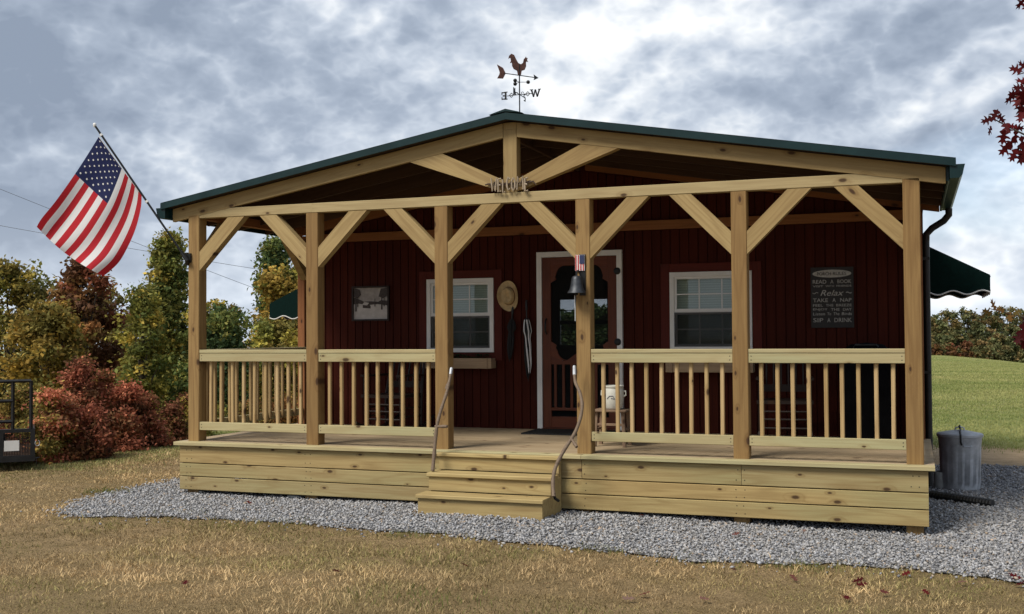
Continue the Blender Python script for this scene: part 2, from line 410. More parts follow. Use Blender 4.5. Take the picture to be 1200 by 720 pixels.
def ground_mat():
    n = NT('lawn_ground'); v = n.coord(); sp = n.new('ShaderNodeSeparateXYZ'); n.L.new(v, sp.inputs[0])
    a = n.noise(v, .55, 5, .6); b = n.noise(v, 5.0, 5, .65); f = n.noise(v, 55, 6, .75)
    dry = n.mix(n.ramp(b, .35, .65), (.44, .31, .165), (.30, .215, .108)); dry = n.mix(n.ramp(a, .42, .62), dry, (.30, .22, .105))
    dry = n.mix(n.math('MULTIPLY', n.ramp(f, .42, .62), .75), dry, (.15, .105, .052))
    grn = n.mix(n.ramp(b, .35, .7), (.20, .245, .08), (.285, .285, .115)); grn = n.mix(n.ramp(n.noise(v, .12, 4, .6), .4, .65), grn, (.31, .29, .13)); grn = n.mix(n.math('MULTIPLY', n.ramp(f, .4, .8), .3), grn, (.10, .12, .045))
    w = n.math('MULTIPLY', n.math('SUBTRACT', a, .5), 1.6)
    # the field behind the cabin and the strip along the crest are greener
    fld = n.ramp(n.math('ADD', n.math('ADD', sp.outputs[1], n.math('MULTIPLY', w, 1.5)), 0.0), 7.6, 8.4)
    left = n.ramp(n.math('ADD', sp.outputs[0], w), -2.2, -4.2)
    back = n.ramp(n.math('ADD', sp.outputs[1], w), 1.2, 3.0)
    c = n.mix(n.math('MULTIPLY', n.math('MULTIPLY', left, back), .8), dry, grn); c = n.mix(fld, c, grn)
    drt = n.math('MULTIPLY', n.math('MULTIPLY', n.ramp(n.math('ADD', sp.outputs[1], w), 4.6, 5.2), n.math('SUBTRACT', 1.0, n.ramp(n.math('ADD', sp.outputs[1], w), 7.4, 8.2))), n.ramp(sp.outputs[0], 6.9, 7.4))
    c = n.mix(drt, c, n.mix(n.ramp(b, .4, .65), (.50, .36, .22), (.40, .29, .165)))
    n.bump(n.math('ADD', f, b), .9, .04); return n.fin(c, .95, 0, .15)
GROUND = ground_mat()
def build_ground():
    rs = [0]+list(np.arange(.6, 22, .6))+list(22*1.09**np.arange(0, 50)); na = 144
    V = [(4, 0, gzf(4, 0))]
    for r in rs[1:]:
        th = np.arange(na)*2*math.pi/na; x = 4+r*np.cos(th); y = r*np.sin(th); V += list(zip(x, y, gz(x, y)))
    F = [(0, 1+j, 1+(j+1) % na) for j in range(na)]
    for i in range(len(rs)-2):
        a = 1+i*na
        F += [(a+j, a+na+j, a+na+(j+1) % na, a+(j+1) % na) for j in range(na)]
    me = bpy.data.meshes.new('ground'); me.from_pydata(V, [], F); me.polygons.foreach_set('use_smooth', [True]*len(F))
    tag(mesh_obj('ground', me, GROUND), kind='structure')
build_ground()

# gravel apron round the porch
G = [ground_hit(*q) for q in ((76, 602), (84, 592), (120, 581), (170, 571), (216, 562))]
edge_back = [(p.x, p.y) for p in G]
edge_front = [(p.x, p.y) for p in (ground_hit(*q) for q in ((95, 607), (200, 607), (330, 613), (450, 624), (560, 632), (640, 642), (730, 648), (800, 659), (900, 662), (1000, 664), (1100, 672), (1199, 684)))]
poly = edge_front+[(9.2, -1.75), (10.6, -1.6), (10.8, 4.6), (9.5, 5.3), (8.3, 5.4), (7.5, 5.2), (7.4, 3), (4, 1.5), (0.4, 2.2)]+[(edge_back[-1][0]+.1, 1.9)]+edge_back[::-1]
def densify(p, step=.10, amp=.06):
    o = []
    for i in range(len(p)):
        a = np.array(p[i]); b = np.array(p[(i+1) % len(p)]); n = max(1, int(np.linalg.norm(b-a)/step))
        for k in range(n):
            q = a+(b-a)*k/n; o.append((q[0]+random.uniform(-amp, amp), q[1]+random.uniform(-amp, amp)))
    return o
PG = densify(poly)
def inside(P, x, y):
    P = np.array(P); r = np.zeros(len(x), bool); j = len(P)-1
    for i in range(len(P)):
        c = ((P[i, 1] > y) != (P[j, 1] > y)) & (x < (P[j, 0]-P[i, 0])*(y-P[i, 1])/(P[j, 1]-P[i, 1]+1e-12)+P[i, 0]); r ^= c; j = i
    return r
def gravel_mat():
    n = NT('gravel_bed'); v = n.coord(); vo = n.new('ShaderNodeTexVoronoi'); n.L.new(v, vo.inputs['Vector']); vo.inputs['Scale'].default_value = 32
    sp = n.new('ShaderNodeSeparateColor'); n.L.new(vo.outputs['Color'], sp.inputs[0]); c = n.mix(sp.outputs[0], (.20, .205, .215), (.44, .44, .45)); c = n.mix(n.ramp(vo.outputs['Distance'], .25, .6), c, (.09, .09, .092))
    n.bump(n.math('SUBTRACT', 1.0, vo.outputs['Distance']), 1.0, .02); return n.fin(c, .9, 0, .3)
def build_gravel():
    bm = bmesh.new(); vs_ = [bm.verts.new((x, y, gzf(x, y)+.012)) for x, y in PG]; bm.faces.new(vs_); bmesh.ops.triangulate(bm, faces=bm.faces)
    me = bpy.data.meshes.new('gravel_bed'); bm.to_mesh(me); bm.free(); tag(mesh_obj('gravel_bed', me, gravel_mat()), kind='structure')
    n = 230000; x = rng.uniform(-2, 10.8, n); y = rng.uniform(-2.2, 5.4, n)
    sp_ = np.where(rng.random(n) < .10, .22, .06); jx = rng.normal(0, 1, n)*sp_; jy = rng.normal(0, 1, n)*sp_
    k = inside(PG, x+jx, y+jy) & ~((x > .15) & (x < 7.2) & (y > .5)) & ~((y > 1.5) & (x > 7.9) & (rng.random(n) > .75))
    x, y = x[k], y[k]; n = len(x)
    ico = np.array([(1, 0, 0), (-1, 0, 0), (0, 1, 0), (0, -1, 0), (0, 0, 1), (0, 0, -1)], float)
    fi = np.array([(0, 2, 4), (2, 1, 4), (1, 3, 4), (3, 0, 4), (2, 0, 5), (1, 2, 5), (3, 1, 5), (0, 3, 5)])
    q = rng.normal(size=(n, 4)); q /= np.linalg.norm(q, axis=1)[:, None]; w, a, b, c = q.T
    Rm = np.stack([np.stack([1-2*(b*b+c*c), 2*(a*b-c*w), 2*(a*c+b*w)], -1), np.stack([2*(a*b+c*w), 1-2*(a*a+c*c), 2*(b*c-a*w)], -1), np.stack([2*(a*c-b*w), 2*(b*c+a*w), 1-2*(a*a+b*b)], -1)], 1)
    s = (.006+.011*rng.random(n)**1.7)[:, None]*rng.uniform(.6, 1.35, (n, 3)); P = (ico[None]*rng.uniform(.8, 1.3, (n, 6, 1))+rng.normal(0, .18, (n, 6, 3)))*s[:, None, :]
    P = np.einsum('nij,nkj->nki', Rm, P); P[:, :, 2] *= .8
    P += np.stack([x, y, gz(x, y)+.014+rng.uniform(-.004, .014, n)], -1)[:, None, :]
    F = (np.arange(n)[:, None, None]*6+fi[None]).reshape(-1, 3)
    g = rng.beta(2.2, 2.4, n); cc = .15+.42*g; tint = rng.uniform(-.012, .03, n); C = np.stack([cc+tint*.6, cc+.003, cc+.016-tint], -1); br = rng.random(n) < .05; C[br] *= (1.05, .85, .65)
    me = big_mesh('gravel_stones', P.reshape(-1, 3), F, np.repeat(C, 6, 0)); tag(mesh_obj('gravel_stones', me, STONE), 'loose grey crushed stones of the gravel apron around the porch', 'gravel', kind='stuff')
build_gravel()

def blades(name, x, y, h, w, C, label, lean=.5):
    n = len(x); th = rng.uniform(0, 2*math.pi, n); le = rng.uniform(.25, 1.0, n)**.6*lean*h*.98; la = rng.uniform(0, 2*math.pi, n)
    z = gz(x, y)-.004; dx, dy = np.cos(th)*w/2, np.sin(th)*w/2; lx, ly = np.cos(la)*le, np.sin(la)*le
    hh = np.sqrt(np.maximum(h*h-le*le, (h*.25)**2))
    P = np.stack([np.stack([x-dx, y-dy, z], -1), np.stack([x+dx, y+dy, z], -1), np.stack([x+dx*.8+lx*.35, y+dy*.8+ly*.35, z+hh*.62], -1), np.stack([x-dx*.8+lx*.35, y-dy*.8+ly*.35, z+hh*.62], -1), np.stack([x+lx, y+ly, z+hh], -1)], 1)
    b = np.arange(n)[:, None]*5; F = np.concatenate([b+np.array([[0, 1, 2]]), b+np.array([[0, 2, 3]]), b+np.array([[3, 2, 4]])], 0)
    me = big_mesh(name, P.reshape(-1, 3), F, np.repeat(C, 5, 0)); return tag(mesh_obj(name, me, BLADE), label, 'grass', kind='stuff')
def mixc(t, a, b): return np.array(a)[None]*(1-t[:, None])+np.array(b)[None]*t[:, None]
def build_grass():
    # dry lawn in front and to the left
    n = 560000; x = rng.uniform(-5.5, 11, n); y = rng.uniform(-6.3, 5.0, n)
    d = np.hypot(x-CAM.x, y-CAM.y); px = (x-CAM.x)*math.cos(YAW)+(y-CAM.y)*math.sin(YAW); D = -(x-CAM.x)*math.sin(YAW)+(y-CAM.y)*math.cos(YAW)
    vis = (D > 4.6) & (np.abs(px/np.maximum(D, .1)) < .56)
    bare = vnoise(x+7, y+3, .8, 21)*.6+vnoise(x, y, .28, 22)*.4; keep = rng.random(n) < np.clip(1.15-(D-5)/16, .3, 1)*np.clip(.5+(bare-.28)*4.0, .42, 1)
    k = vis & keep & ~inside(PG, x+rng.normal(0, .11, n), y+rng.normal(0, .11, n)) & ~((x > -.3) & (x < 7.6) & (y > -.1)) & ~((x > 7) & (y > 3)) & (x > -5.0)
    x, y, D = x[k], y[k], D[k]; n = len(x)
    a = vnoise(x, y, .9, 1)*.35+vnoise(x, y, .33, 2)*.3+vnoise(x, y, .11, 12)*.35; a = np.clip((a-.5)*1.7+.5, 0, 1); g = vnoise(x+20, y+9, 1.7, 3)*.6+vnoise(x, y, .5, 4)*.4; t = rng.random(n)
    C = mixc(np.clip(t*.6+a*.75-.2, 0, 1), (.22, .16, .076), (.72, .525, .285))
    grn = np.clip((g-.50)*4.6, 0, 1)*np.clip(rng.random(n)*1.5, 0, 1); C = C*(1-grn[:, None]*.85)+mixc(rng.random(n), (.15, .165, .05), (.29, .265, .095))*(grn[:, None]*.85)
    rb = vnoise(x+3, y+31, 1.1, 9); C *= (.68+.62*rb)[:, None]; C *= rng.uniform(.65, 1.3, n)[:, None]
    h = rng.uniform(.016, .050, n)*(.35+1.2*a)*np.where(rng.random(n) < .03, 1.7, 1)*np.where(D > 11, .9, 1); w = rng.uniform(.0045, .008, n)*np.clip(D/8, .85, 1.6)
    blades('lawn_grass', x, y, h, w, C, 'short dry tan lawn grass in front of the gravel', 1.0)
    # greener tufts on the gravel edge
    X, Y = [], []
    for px_, py_, r, m in ((935, 668, .13, 200), (700, 646, .13, 150), (480, 629, .12, 120), (215, 604, .2, 80), (118, 578, .16, 220), (135, 577, .12, 120), (330, 613, .25, 100), (830, 662, .25, 90), (500, 705, .3, 260), (960, 665, .15, 60)):
        c = ground_hit(px_, py_); X.append(rng.normal(c.x, r, m)); Y.append(rng.normal(c.y, r*.6, m))
    X = np.concatenate(X); Y = np.concatenate(Y); n = len(X)
    blades('green_tufts', X, Y, rng.uniform(.025, .07, n), rng.uniform(.004, .007, n), mixc(rng.random(n), (.10, .125, .035), (.22, .215, .075)), 'tufts of green grass along the gravel edge', .7)
    # green field beyond the cabin, near part
    n = 190000; D = 15.5*(180/15.5)**rng.random(n); u = rng.uniform(.30, .52, n)
    lf = rng.random(n) < .22; u[lf] = rng.uniform(-.48, -.2, lf.sum()); D[lf] = rng.uniform(13.5, 19.5, lf.sum())
    x = CAM.x+u*D*math.cos(YAW)-D*math.sin(YAW); y = CAM.y+u*D*math.sin(YAW)+D*math.cos(YAW)
    k = np.where(lf, (x < -2.9+rng.normal(0, .5, n)) & (y > 1.2) & (x > -6.5), y > 7.7+rng.normal(0, .35, n)); x, y, D = x[k], y[k], D[k]; n = len(x)
    a = vnoise(x, y, 2.5, 5)*.6+vnoise(x, y, .6, 6)*.4
    C = mixc(np.clip(rng.random(n)*.45+a*1.0-.3, 0, 1), (.19, .235, .07), (.44, .41, .175))
    blades('field_grass', x, y, rng.uniform(.02, .045, n)*np.clip(D/22, 1, 1.6), rng.uniform(.006, .010, n)*np.clip(D/12, 1, 5), C, 'green mown grass of the field beyond the gravel')
build_grass()

# ------------------------------------------------------------------ the cabin
B = 1.463; NB = 5; PW = .14; WY = 2.40; XL, XR = -.07, 5*B+.07
HB = 2.405; BY = 6.9                       # underside of the porch beam; back wall
RS = .1715; RX = 3.66                       # roof slope, ridge line
ZR = 3.245                                 # top of the roof sheet at the ridge
def roofz(x): return ZR-RS*abs(x-RX)
cabin = thing('cabin', 'dark red board-sided cabin with green roof and covered timber front porch', 'cabin', (RX, WY, -.565))

# walls -------------------------------------------------------------
openings = [(1.70, 2.55, .93, 1.80), (4.73, 5.625, .93, 1.80), (3.17, 4.11, -.02, 2.06)]
fw = MB()
def wall_grid(mb, x0, x1, z0, z1, y0, y1, ops):
    xs = sorted({x0, x1, *[o[0] for o in ops], *[o[1] for o in ops]}); zs = sorted({z0, z1, *[o[2] for o in ops if o[2] > z0], *[o[3] for o in ops]})
    for i in range(len(xs)-1):
        for j in range(len(zs)-1):
            cx, cz = (xs[i]+xs[i+1])/2, (zs[j]+zs[j+1])/2
            if any(o[0] < cx < o[1] and o[2] < cz < o[3] for o in ops): continue
            mb.bb(xs[i], xs[i+1], y0, y1, zs[j], zs[j+1])
wall_grid(fw, XL+.04, XR-.04, -.05, 2.48, WY+.02, WY+.10, openings)
fw.prism([(XL+.04, 2.48), (XR-.04, 2.48), (XR-.04, roofz(XR)-.09), (RX, ZR-.09), (XL+.04, roofz(XL)-.09)], WY+.02, WY+.10)
front_wall = fw.build('front_wall', SIDING, cabin)
nb = 70; bw = (XR-XL)/nb
for i in range(nb):
    x0, x1 = XL+i*bw, XL+(i+1)*bw; cx = (x0+x1)/2; w = bw-.009
    segs = [(-.03, 2.31)]
    for o in openings:
        if o[0]-.02 < x1 and o[1]+.02 > x0 and (min(x1, o[1])-max(x0, o[0])) > .01:
            ns = []
            for a, b in segs:
                if o[2] > a+.05: ns.append((a, min(b, o[2])))
                if o[3] < b: ns.append((max(a, o[3]), b))
            segs = ns
    # boards only partly behind an opening are narrowed so that they stop at its edge
    for a, b in segs:
        l, r = x0+.0045, x1-.0045
        board('siding_board', front_wall, (cx, WY+.012, a), (cx, WY+.012, b), w, .018, (1, 0, 0), SIDING, .003)
    top = roofz(cx)-.20
    if top > 2.5: board('siding_board', front_wall, (cx, WY+.012, 2.43), (cx, WY+.012, top), w, .018, (1, 0, 0), SIDING, .003)
for sx, xx in ((-1, XL), (1, XR)):
    s = MB(); s.bb(xx-.03, xx+.03, WY+.115, BY, -.52, 2.52)
    k = 0
    yy = WY+.12
    while yy < BY-.1:
        s.bb(xx+sx*.03-.012, xx+sx*.03+.012, yy, yy+.095, -.51, 2.50); yy += .105
    s.build('side_wall', SIDING, cabin)
bwin = [hit(655, 351, 1, BY), hit(712, 405, 1, BY)]
bo = (bwin[0].x, bwin[1].x, bwin[1].z, bwin[0].z)
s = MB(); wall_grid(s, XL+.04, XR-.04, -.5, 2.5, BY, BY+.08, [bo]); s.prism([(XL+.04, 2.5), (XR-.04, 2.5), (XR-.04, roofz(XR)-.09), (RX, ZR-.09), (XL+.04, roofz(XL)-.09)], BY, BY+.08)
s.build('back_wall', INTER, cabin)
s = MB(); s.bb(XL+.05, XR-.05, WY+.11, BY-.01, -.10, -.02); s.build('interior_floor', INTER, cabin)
for xx in (XL+.02, XR-.02): board('corner_post', cabin, (xx, WY-.05, 0.002), (xx, WY-.05, HB), .10, .10, (1, 0, 0), W_HEAD)
board('header_beam', cabin, (XL+.08, WY-.022, 2.37), (XR-.08, WY-.022, 2.37), .105, .044, (0, 0, 1), W_HEAD)

# windows -----------------------------------------------------------
def window(parent, x0, x1, z0, z1, y, blind=True, m_pane=GLASS, trim=True, WHITE=WHITE):
    f = MB(); t = .05
    f.bb(x0, x0+t, y-.035, y+.05, z0, z1); f.bb(x1-t, x1, y-.035, y+.05, z0, z1); f.bb(x0+t, x1-t, y-.035, y+.05, z1-t, z1); f.bb(x0+t, x1-t, y-.035, y+.05, z0, z0+t)
    o = f.build('window', WHITE, parent)
    zm = (z0+z1)/2+.0
    for k, (a, b, yo) in enumerate(((zm-.005, z1-t, .0), (z0+t, zm-.005, .012))):
        s_ = MB(); st = .028; ya, yb = y-.018+yo, y+.012+yo
        s_.bb(x0+t+.001, x0+t+st, ya, yb, a, b); s_.bb(x1-t-st, x1-t-.001, ya, yb, a, b); s_.bb(x0+t+st, x1-t-st, ya, yb, a, a+st+(.008 if k == 0 else 0)); s_.bb(x0+t+st, x1-t-st, ya, yb, b-st, b-.001); s_.build('sash', WHITE, o)
        ix0, ix1 = x0+t+st, x1-t-st; yp = (ya+yb)/2
        for c in range(3):
            for r in range(2):
                gx0 = ix0+(ix1-ix0)*c/3; gx1 = ix0+(ix1-ix0)*(c+1)/3; gz0 = a+st+(b-a-2*st)*r/2; gz1 = a+st+(b-a-2*st)*(r+1)/2
                p_ = MB(); p_.bb(gx0+.004, gx1-.004, yp-.002, yp+.002, gz0+.004, gz1-.004); p_.build('pane', m_pane, o)
        for c in (1, 2):
            xx = ix0+(ix1-ix0)*c/3; m_ = MB(); m_.bb(xx-.007, xx+.007, yp-.007, yp+.007, a+st, b-st); m_.build('muntin', WHITE, o)
        zz = (a+b)/2; m_ = MB(); m_.bb(ix0, ix1, yp-.006, yp+.006, zz-.007, zz+.007); m_.build('muntin', WHITE, o)
        if blind and k == 1:
            sc = MB(); sc.bb(x0+t, x1-t, y-.026, y-.024, z0+t, zm-.01); sc.build('insect_screen', SCREEN, o)
    if blind:
        bl = MB(); bl.bb(x0+t, x1-t, y+.075, y+.08, z0+t, z1-t); bl.build('blind', BLIND, o)
    if trim:
        for nm, q in (('window_trim', (x0-.105, x0-.003, z0-.10, z1+.10)), ('window_trim', (x1+.003, x1+.105, z0-.10, z1+.10)), ('window_trim', (x0-.003, x1+.003, z1+.003, z1+.10)), ('window_trim', (x0-.003, x1+.003, z0-.10, z0-.003))):
            horiz = (q[1]-q[0]) > (q[3]-q[2])
            if horiz: board(nm, o, (q[0], y-.012, (q[2]+q[3])/2), (q[1], y-.012, (q[2]+q[3])/2), q[3]-q[2], .022, (0, 0, 1), W_TRIM, .003)
            else: board(nm, o, ((q[0]+q[1])/2, y-.012, q[2]), ((q[0]+q[1])/2, y-.012, q[3]), q[1]-q[0], .022, (1, 0, 0), W_TRIM, .003)
    return o
W_TRIM = wood('red_trim', (.105, .014, .008), (.085, .012, .007), (.045, .007, .004), .2, .2, .35)
window(cabin, 1.684, 2.566, .914, 1.811, WY)
window(cabin, 4.716, 5.638, .925, 1.820, WY)
window(cabin, bo[0]-.07, bo[1]+.07, bo[2]-.07, bo[3]+.07, BY+.04, False, GLASS_CLEAR, False, SIGNBLK)  # black colour stands in for the shade on the frame's room side

# door --------------------------------------------------------------
DX0, DX1, DZ1 = 3.118, 4.158, 2.10
d = MB(); t = .062; d.bb(DX0, DX0+t, WY-.035, WY+.10, 0.0, DZ1); d.bb(DX1-t, DX1, WY-.035, WY+.10, 0.0, DZ1); d.bb(DX0+t, DX1-t, WY-.035, WY+.10, DZ1-t, DZ1); d.build('door_frame', WHITE, cabin)
d = MB(); d.bb(DX0+t, DX1-t, WY-.03, WY+.10, .001, .022); d.build('threshold', W_CEDAR, cabin)
sx0, sx1, sz0, sz1 = DX0+t+.004, DX1-t-.004, .026, DZ1-t-.004
ys0, ys1 = WY-.022, WY+.010
sw = .105
scr = MB(); scr.bb(sx0+.05, sx1-.05, WY-.004, WY-.002, .25, sz1-.05); sd_ = scr.build('screen_door', SCREEN, cabin)
def vb(name, x0, x1, z0, z1, y0=ys0, y1=ys1, m=W_CEDAR): return board(name, sd_, ((x0+x1)/2, (y0+y1)/2, z0), ((x0+x1)/2, (y0+y1)/2, z1), x1-x0, y1-y0, (1, 0, 0), m, .003)
def hb(name, x0, x1, z0, z1, y0=ys0, y1=ys1, m=W_CEDAR): return board(name, sd_, (x0, (y0+y1)/2, (z0+z1)/2), (x1, (y0+y1)/2, (z0+z1)/2), z1-z0, y1-y0, (0, 0, 1), m, .003)
vb('stile', sx0, sx0+sw, sz0, sz1); vb('stile', sx1-sw, sx1, sz0, sz1)
hb('top_rail', sx0+sw, sx1-sw, sz1-.10, sz1); hb('bottom_rail', sx0+sw, sx1-sw, sz0, sz0+.13); hb('lower_rail', sx0+sw, sx1-sw, sz0+.20, sz0+.235)
# scroll-cut brackets: an ogee filler in each corner and a scalloped middle rail
ix0, ix1 = sx0+sw, sx1-sw; zm0 = .80
def corner(sx, sz, zc, w=.17, h=.20):
    pts = [(0, 0), (w, 0)]
    for k in range(1, 9):
        a = k/9*math.pi/2; pts.append((w*(1-.62*math.sin(a)), h*.60*(1-math.cos(a)) if k < 9 else h))
    pts += [(.055, h*.66), (.066, h*.80), (.03, h*.92), (0.0, h)]
    x0 = ix0 if sx > 0 else ix1
    return [(x0+sx*u, zc+sz*v) for u, v in pts]
for sxn in (1, -1):
    timber('bracket', sd_, corner(sxn, -1, sz1-.10), ys0+.003, ys1-.003, W_CEDAR, (1, 0))
    timber('bracket', sd_, corner(sxn, 1, zm0+.02, .20, .22), ys0+.003, ys1-.003, W_CEDAR, (1, 0))
npt = 24; top = []
for k in range(npt+1):
    u = k/npt; top.append((ix0+(ix1-ix0)*u, zm0+.05+.035*math.cos(4*math.pi*u)-.02*math.cos(2*math.pi*u)))
timber('middle_rail', sd_, [(ix0, zm0-.03), (ix1, zm0-.03)]+top[::-1], ys0+.001, ys1-.001, W_CEDAR, (1, 0))
for k in range(7):
    xx = ix0+(ix1-ix0)*(k+.5)/7; vb('spindle', xx-.016, xx+.016, sz0+.235, zm0-.03, ys0+.004, ys1-.006)
for zz in (1.853, 1.032, .25):
    h_ = MB(); h_.lathe([(.0, 0), (.042, 0), (.042, .012), (.02, .022), (0, .022)], 16); Wm = Matrix.Translation((4.105, ys0-.002, zz)) @ Matrix.Rotation(R(90), 4, 'X'); h_.build('hinge', BLACKM, sd_, Wm)
h_ = MB(); h_.tube([(3.235, ys0, 1.13), (3.235, ys0-.04, 1.16), (3.235, ys0-.045, 1.22), (3.235, ys0-.04, 1.28), (3.235, ys0, 1.31)], .01, 8); h_.build('door_handle', BLACKM, sd_, None, True)

# deck and skirting --------------------------------------------------
DKX0, DKX1 = -.165, 7.47
dk = MB(); dk.bb(XL+.1, XR-.1, .1, WY+.05, -.16, -.05); deck = dk.build('porch_deck', W_DARK, cabin)
yb = -.13; pw = .1335; i = 0
while yb < WY:
    y1 = min(yb+pw, WY+.015); cut = [DKX0, (1.2, 4.9, 3.2, 6.1)[i % 4], DKX1] if i else [DKX0, 4.39, DKX1]
    for a, b in zip(cut[:-1], cut[1:]):
        board('deck_plank', deck, (a+.0015, (yb+y1)/2, -.019), (b-.0015, (yb+y1)/2, -.019), y1-yb-.005, .038, (0, 1, 0), W_DECK if i else W_RAIL)
    yb += pw; i += 1
SKX0, SKX1, SKY = -.115, 7.415, -.085
rows = [(-.224, -.043), (-.365, -.232), (-.510, -.373)]
cuts = [[(SKX0, 2.98), (4.10, 4.385), (4.39, 5.86), (5.864, SKX1)], [(SKX0, 3.1), (4.05, SKX1)], [(SKX0, 3.2), (3.9, SKX1)]]
for (z0, z1), cs in zip(rows, cuts):
    for a, b in cs: board('skirt_board', deck, (a, SKY+.02+(.002 if z0 < -.3 else 0), (z0+z1)/2), (b, SKY+.02, (z0+z1)/2), z1-z0, .038, (0, 0, 1), W_SKIRT, .005)
    for xx in (SKX0+.019, SKX1-.019): board('skirt_board', deck, (xx, SKY+.042, (z0+z1)/2), (xx, WY+.02, (z0+z1)/2), z1-z0, .037, (0, 0, 1), W_SKIRT, .005)
for n_ in range(6): 
    xx = n_*B if 0 < n_ < 5 else (n_*B+(-.01 if n_ == 5 else .01))
    board('pier', deck, (xx, .04, -.60), (xx, .04, -.06), .14, .13, (1, 0, 0), W_POST)
for xx in (.05, 1.25): 
    s = MB(); s.bb(xx-.07, xx+.07, -.02, .16, -.60, -.53); s.build('footing_block', CONC, deck)

def screws(parent, pts, m, name='screw_heads'):
    q = MB()
    for x, y, z in pts: q.add([(x+.0055*math.cos(k*math.pi/3), y, z+.0055*math.sin(k*math.pi/3)) for k in range(6)], [tuple(range(6))])
    q.build(name, m, parent)['kind'] = 'stuff'
screws(deck, [(n_*B+dx_+random.uniform(-.01, .01), SKY-.0005+(0.002 if z0 < -.3 else 0), z0+(z1-z0)*f_) for n_ in range(6) for dx_ in (-.03, .03) for z0, z1 in rows for f_ in (.25, .75) if not (n_ == 3 and dx_ < 0)], BLACKM)
# posts, beams, truss, braces ------------------------------------------
for n_ in range(6):
    x = n_*B
    ztop = HB if 0 < n_ < 5 else 2.44
    board('porch_post', cabin, (x, .07, -.001), (x, .07, ztop), PW, PW, (1, 0, 0), W_POST, .006)
    if n_ in (0, 5): board('post_block', cabin, (x, .069, ztop+.002), (x, .069, 2.525), PW-.004, PW-.004, (1, 0, 0), W_POST, .004)
bz = HB+.05
for a, b in ((.071, B), (B+.001, 5*B-.071)): board('porch_beam', cabin, (a, .05, bz+.002), (b, .05, bz+.002), .098, .09, (0, 0, 1), W_BEAM)
for x in (0, 5*B): board('side_beam', cabin, (x, .142, bz+.002), (x, WY-.105, bz+.002), .096, .09, (0, 0, 1), W_HEAD)
# gable truss
CH = .14
def chord(y0, y1, m, x0=-.27, x1=7.59, par=cabin, drop=.050, h=CH):
    for sgn, xe in ((-1, x0), (1, x1)):
        zr = ZR-drop
        xi = RX+sgn*.072
        p_ = [(xi, zr-RS*.072), (xe, zr-RS*abs(xe-RX)), (xe, zr-RS*abs(xe-RX)-h), (xi, zr-RS*.072-h)]
        timber('truss_chord', par, p_, y0, y1, m, (1, -sgn*RS))
chord(.0, .045, W_CHORD)
board('king_post', cabin, (RX, .06, 2.508), (RX, .06, ZR-.125), .14, .11, (1, 0, 0), W_CHORD)
board('king_block', cabin, (RX, .058, ZR-.123), (RX, .058, ZR-.058), .138, .108, (1, 0, 0), W_CHORD)
for sgn in (-1, 1):
    zr = ZR-.050-CH
    a0 = (RX+sgn*.072, 2.515); a1 = (RX+sgn*.072, 2.63)
    b0 = (RX+sgn*1.08, zr-RS*1.08-.001); b1 = (RX+sgn*.72, zr-RS*.72-.001)
    timber('truss_strut', cabin, [a0, b0, b1, a1], .004, .10, W_BRACE, (sgn, .5))
def brace(x, sgn):
    xe = x+sgn*(PW/2+.001); zt = HB-.001; l0, l1 = .36, .565
    p_ = [(xe, zt-l1), (xe+sgn*l1, zt), (xe+sgn*l0, zt), (xe, zt-l0)]
    timber('knee_brace', cabin, p_, .006, .10, W_BRACE, (sgn, 1))
for n_ in range(6):
    if n_ > 0: brace(n_*B, -1)
    if n_ < 5: brace(n_*B, 1)
def side_brace(x, y, sgn):
    ye = y; zt = HB-.001; l0, l1 = .36, .565
    b = MB(); b.prism([(ye, zt-l1), (ye+sgn*l1, zt), (ye+sgn*l0, zt), (ye, zt-l0)], x-.045, x+.045, 'yz'); b.build('knee_brace', W_BRACE, cabin)
for x in (0, 5*B): side_brace(x, .142, 1); side_brace(x, WY-.103, -1)

# railings ---------------------------------------------------------------
def railing(p0, p1, nbal, front=True):
    p0, p1 = Vector(p0), Vector(p1); dx = (p1-p0).normalized(); out = Vector((dx.y, -dx.x, 0))       # out: away from the porch
    def q(s_, o, z): return p0+dx*s_+out*o+Vector((0, 0, z))
    L = (p1-p0).length
    r = board('railing', cabin, q(.002, 0, .966), q(L-.002, 0, .966), .115, .036, tuple(out), W_RAIL)
    board('top_rail', r, q(.002, .035, .902), q(L-.002, .035, .902), .088, .036, (0, 0, 1), W_RAIL)
    board('bottom_rail', r, q(.002, .035, .163), q(L-.002, .035, .163), .088, .036, (0, 0, 1), W_RAIL)
    if abs(out.y) > .9: screws(r, [(tuple(q(a_, .0535, z_))) for a_ in (.025, L-.025) for z_ in (.885, .92, .148, .18)], BLACKM)
    for i in range(nbal):
        s_ = L*(i+.75)/(nbal+.5); j = random.uniform(-.006, .006)
        board('baluster', r, q(s_+j, -.004, .135+random.uniform(0, .01)), q(s_+j+random.uniform(-.004, .004), -.004, .946), .036, .036, tuple(dx), W_BAL, .007)
    return r
for n_ in (0, 1, 3, 4): railing((n_*B+.07, .062, 0), ((n_+1)*B-.07, .062, 0), 9)
railing((0, WY-.105, 0), (0, .142, 0), 15); railing((5*B, .142, 0), (5*B, WY-.105, 0), 15)

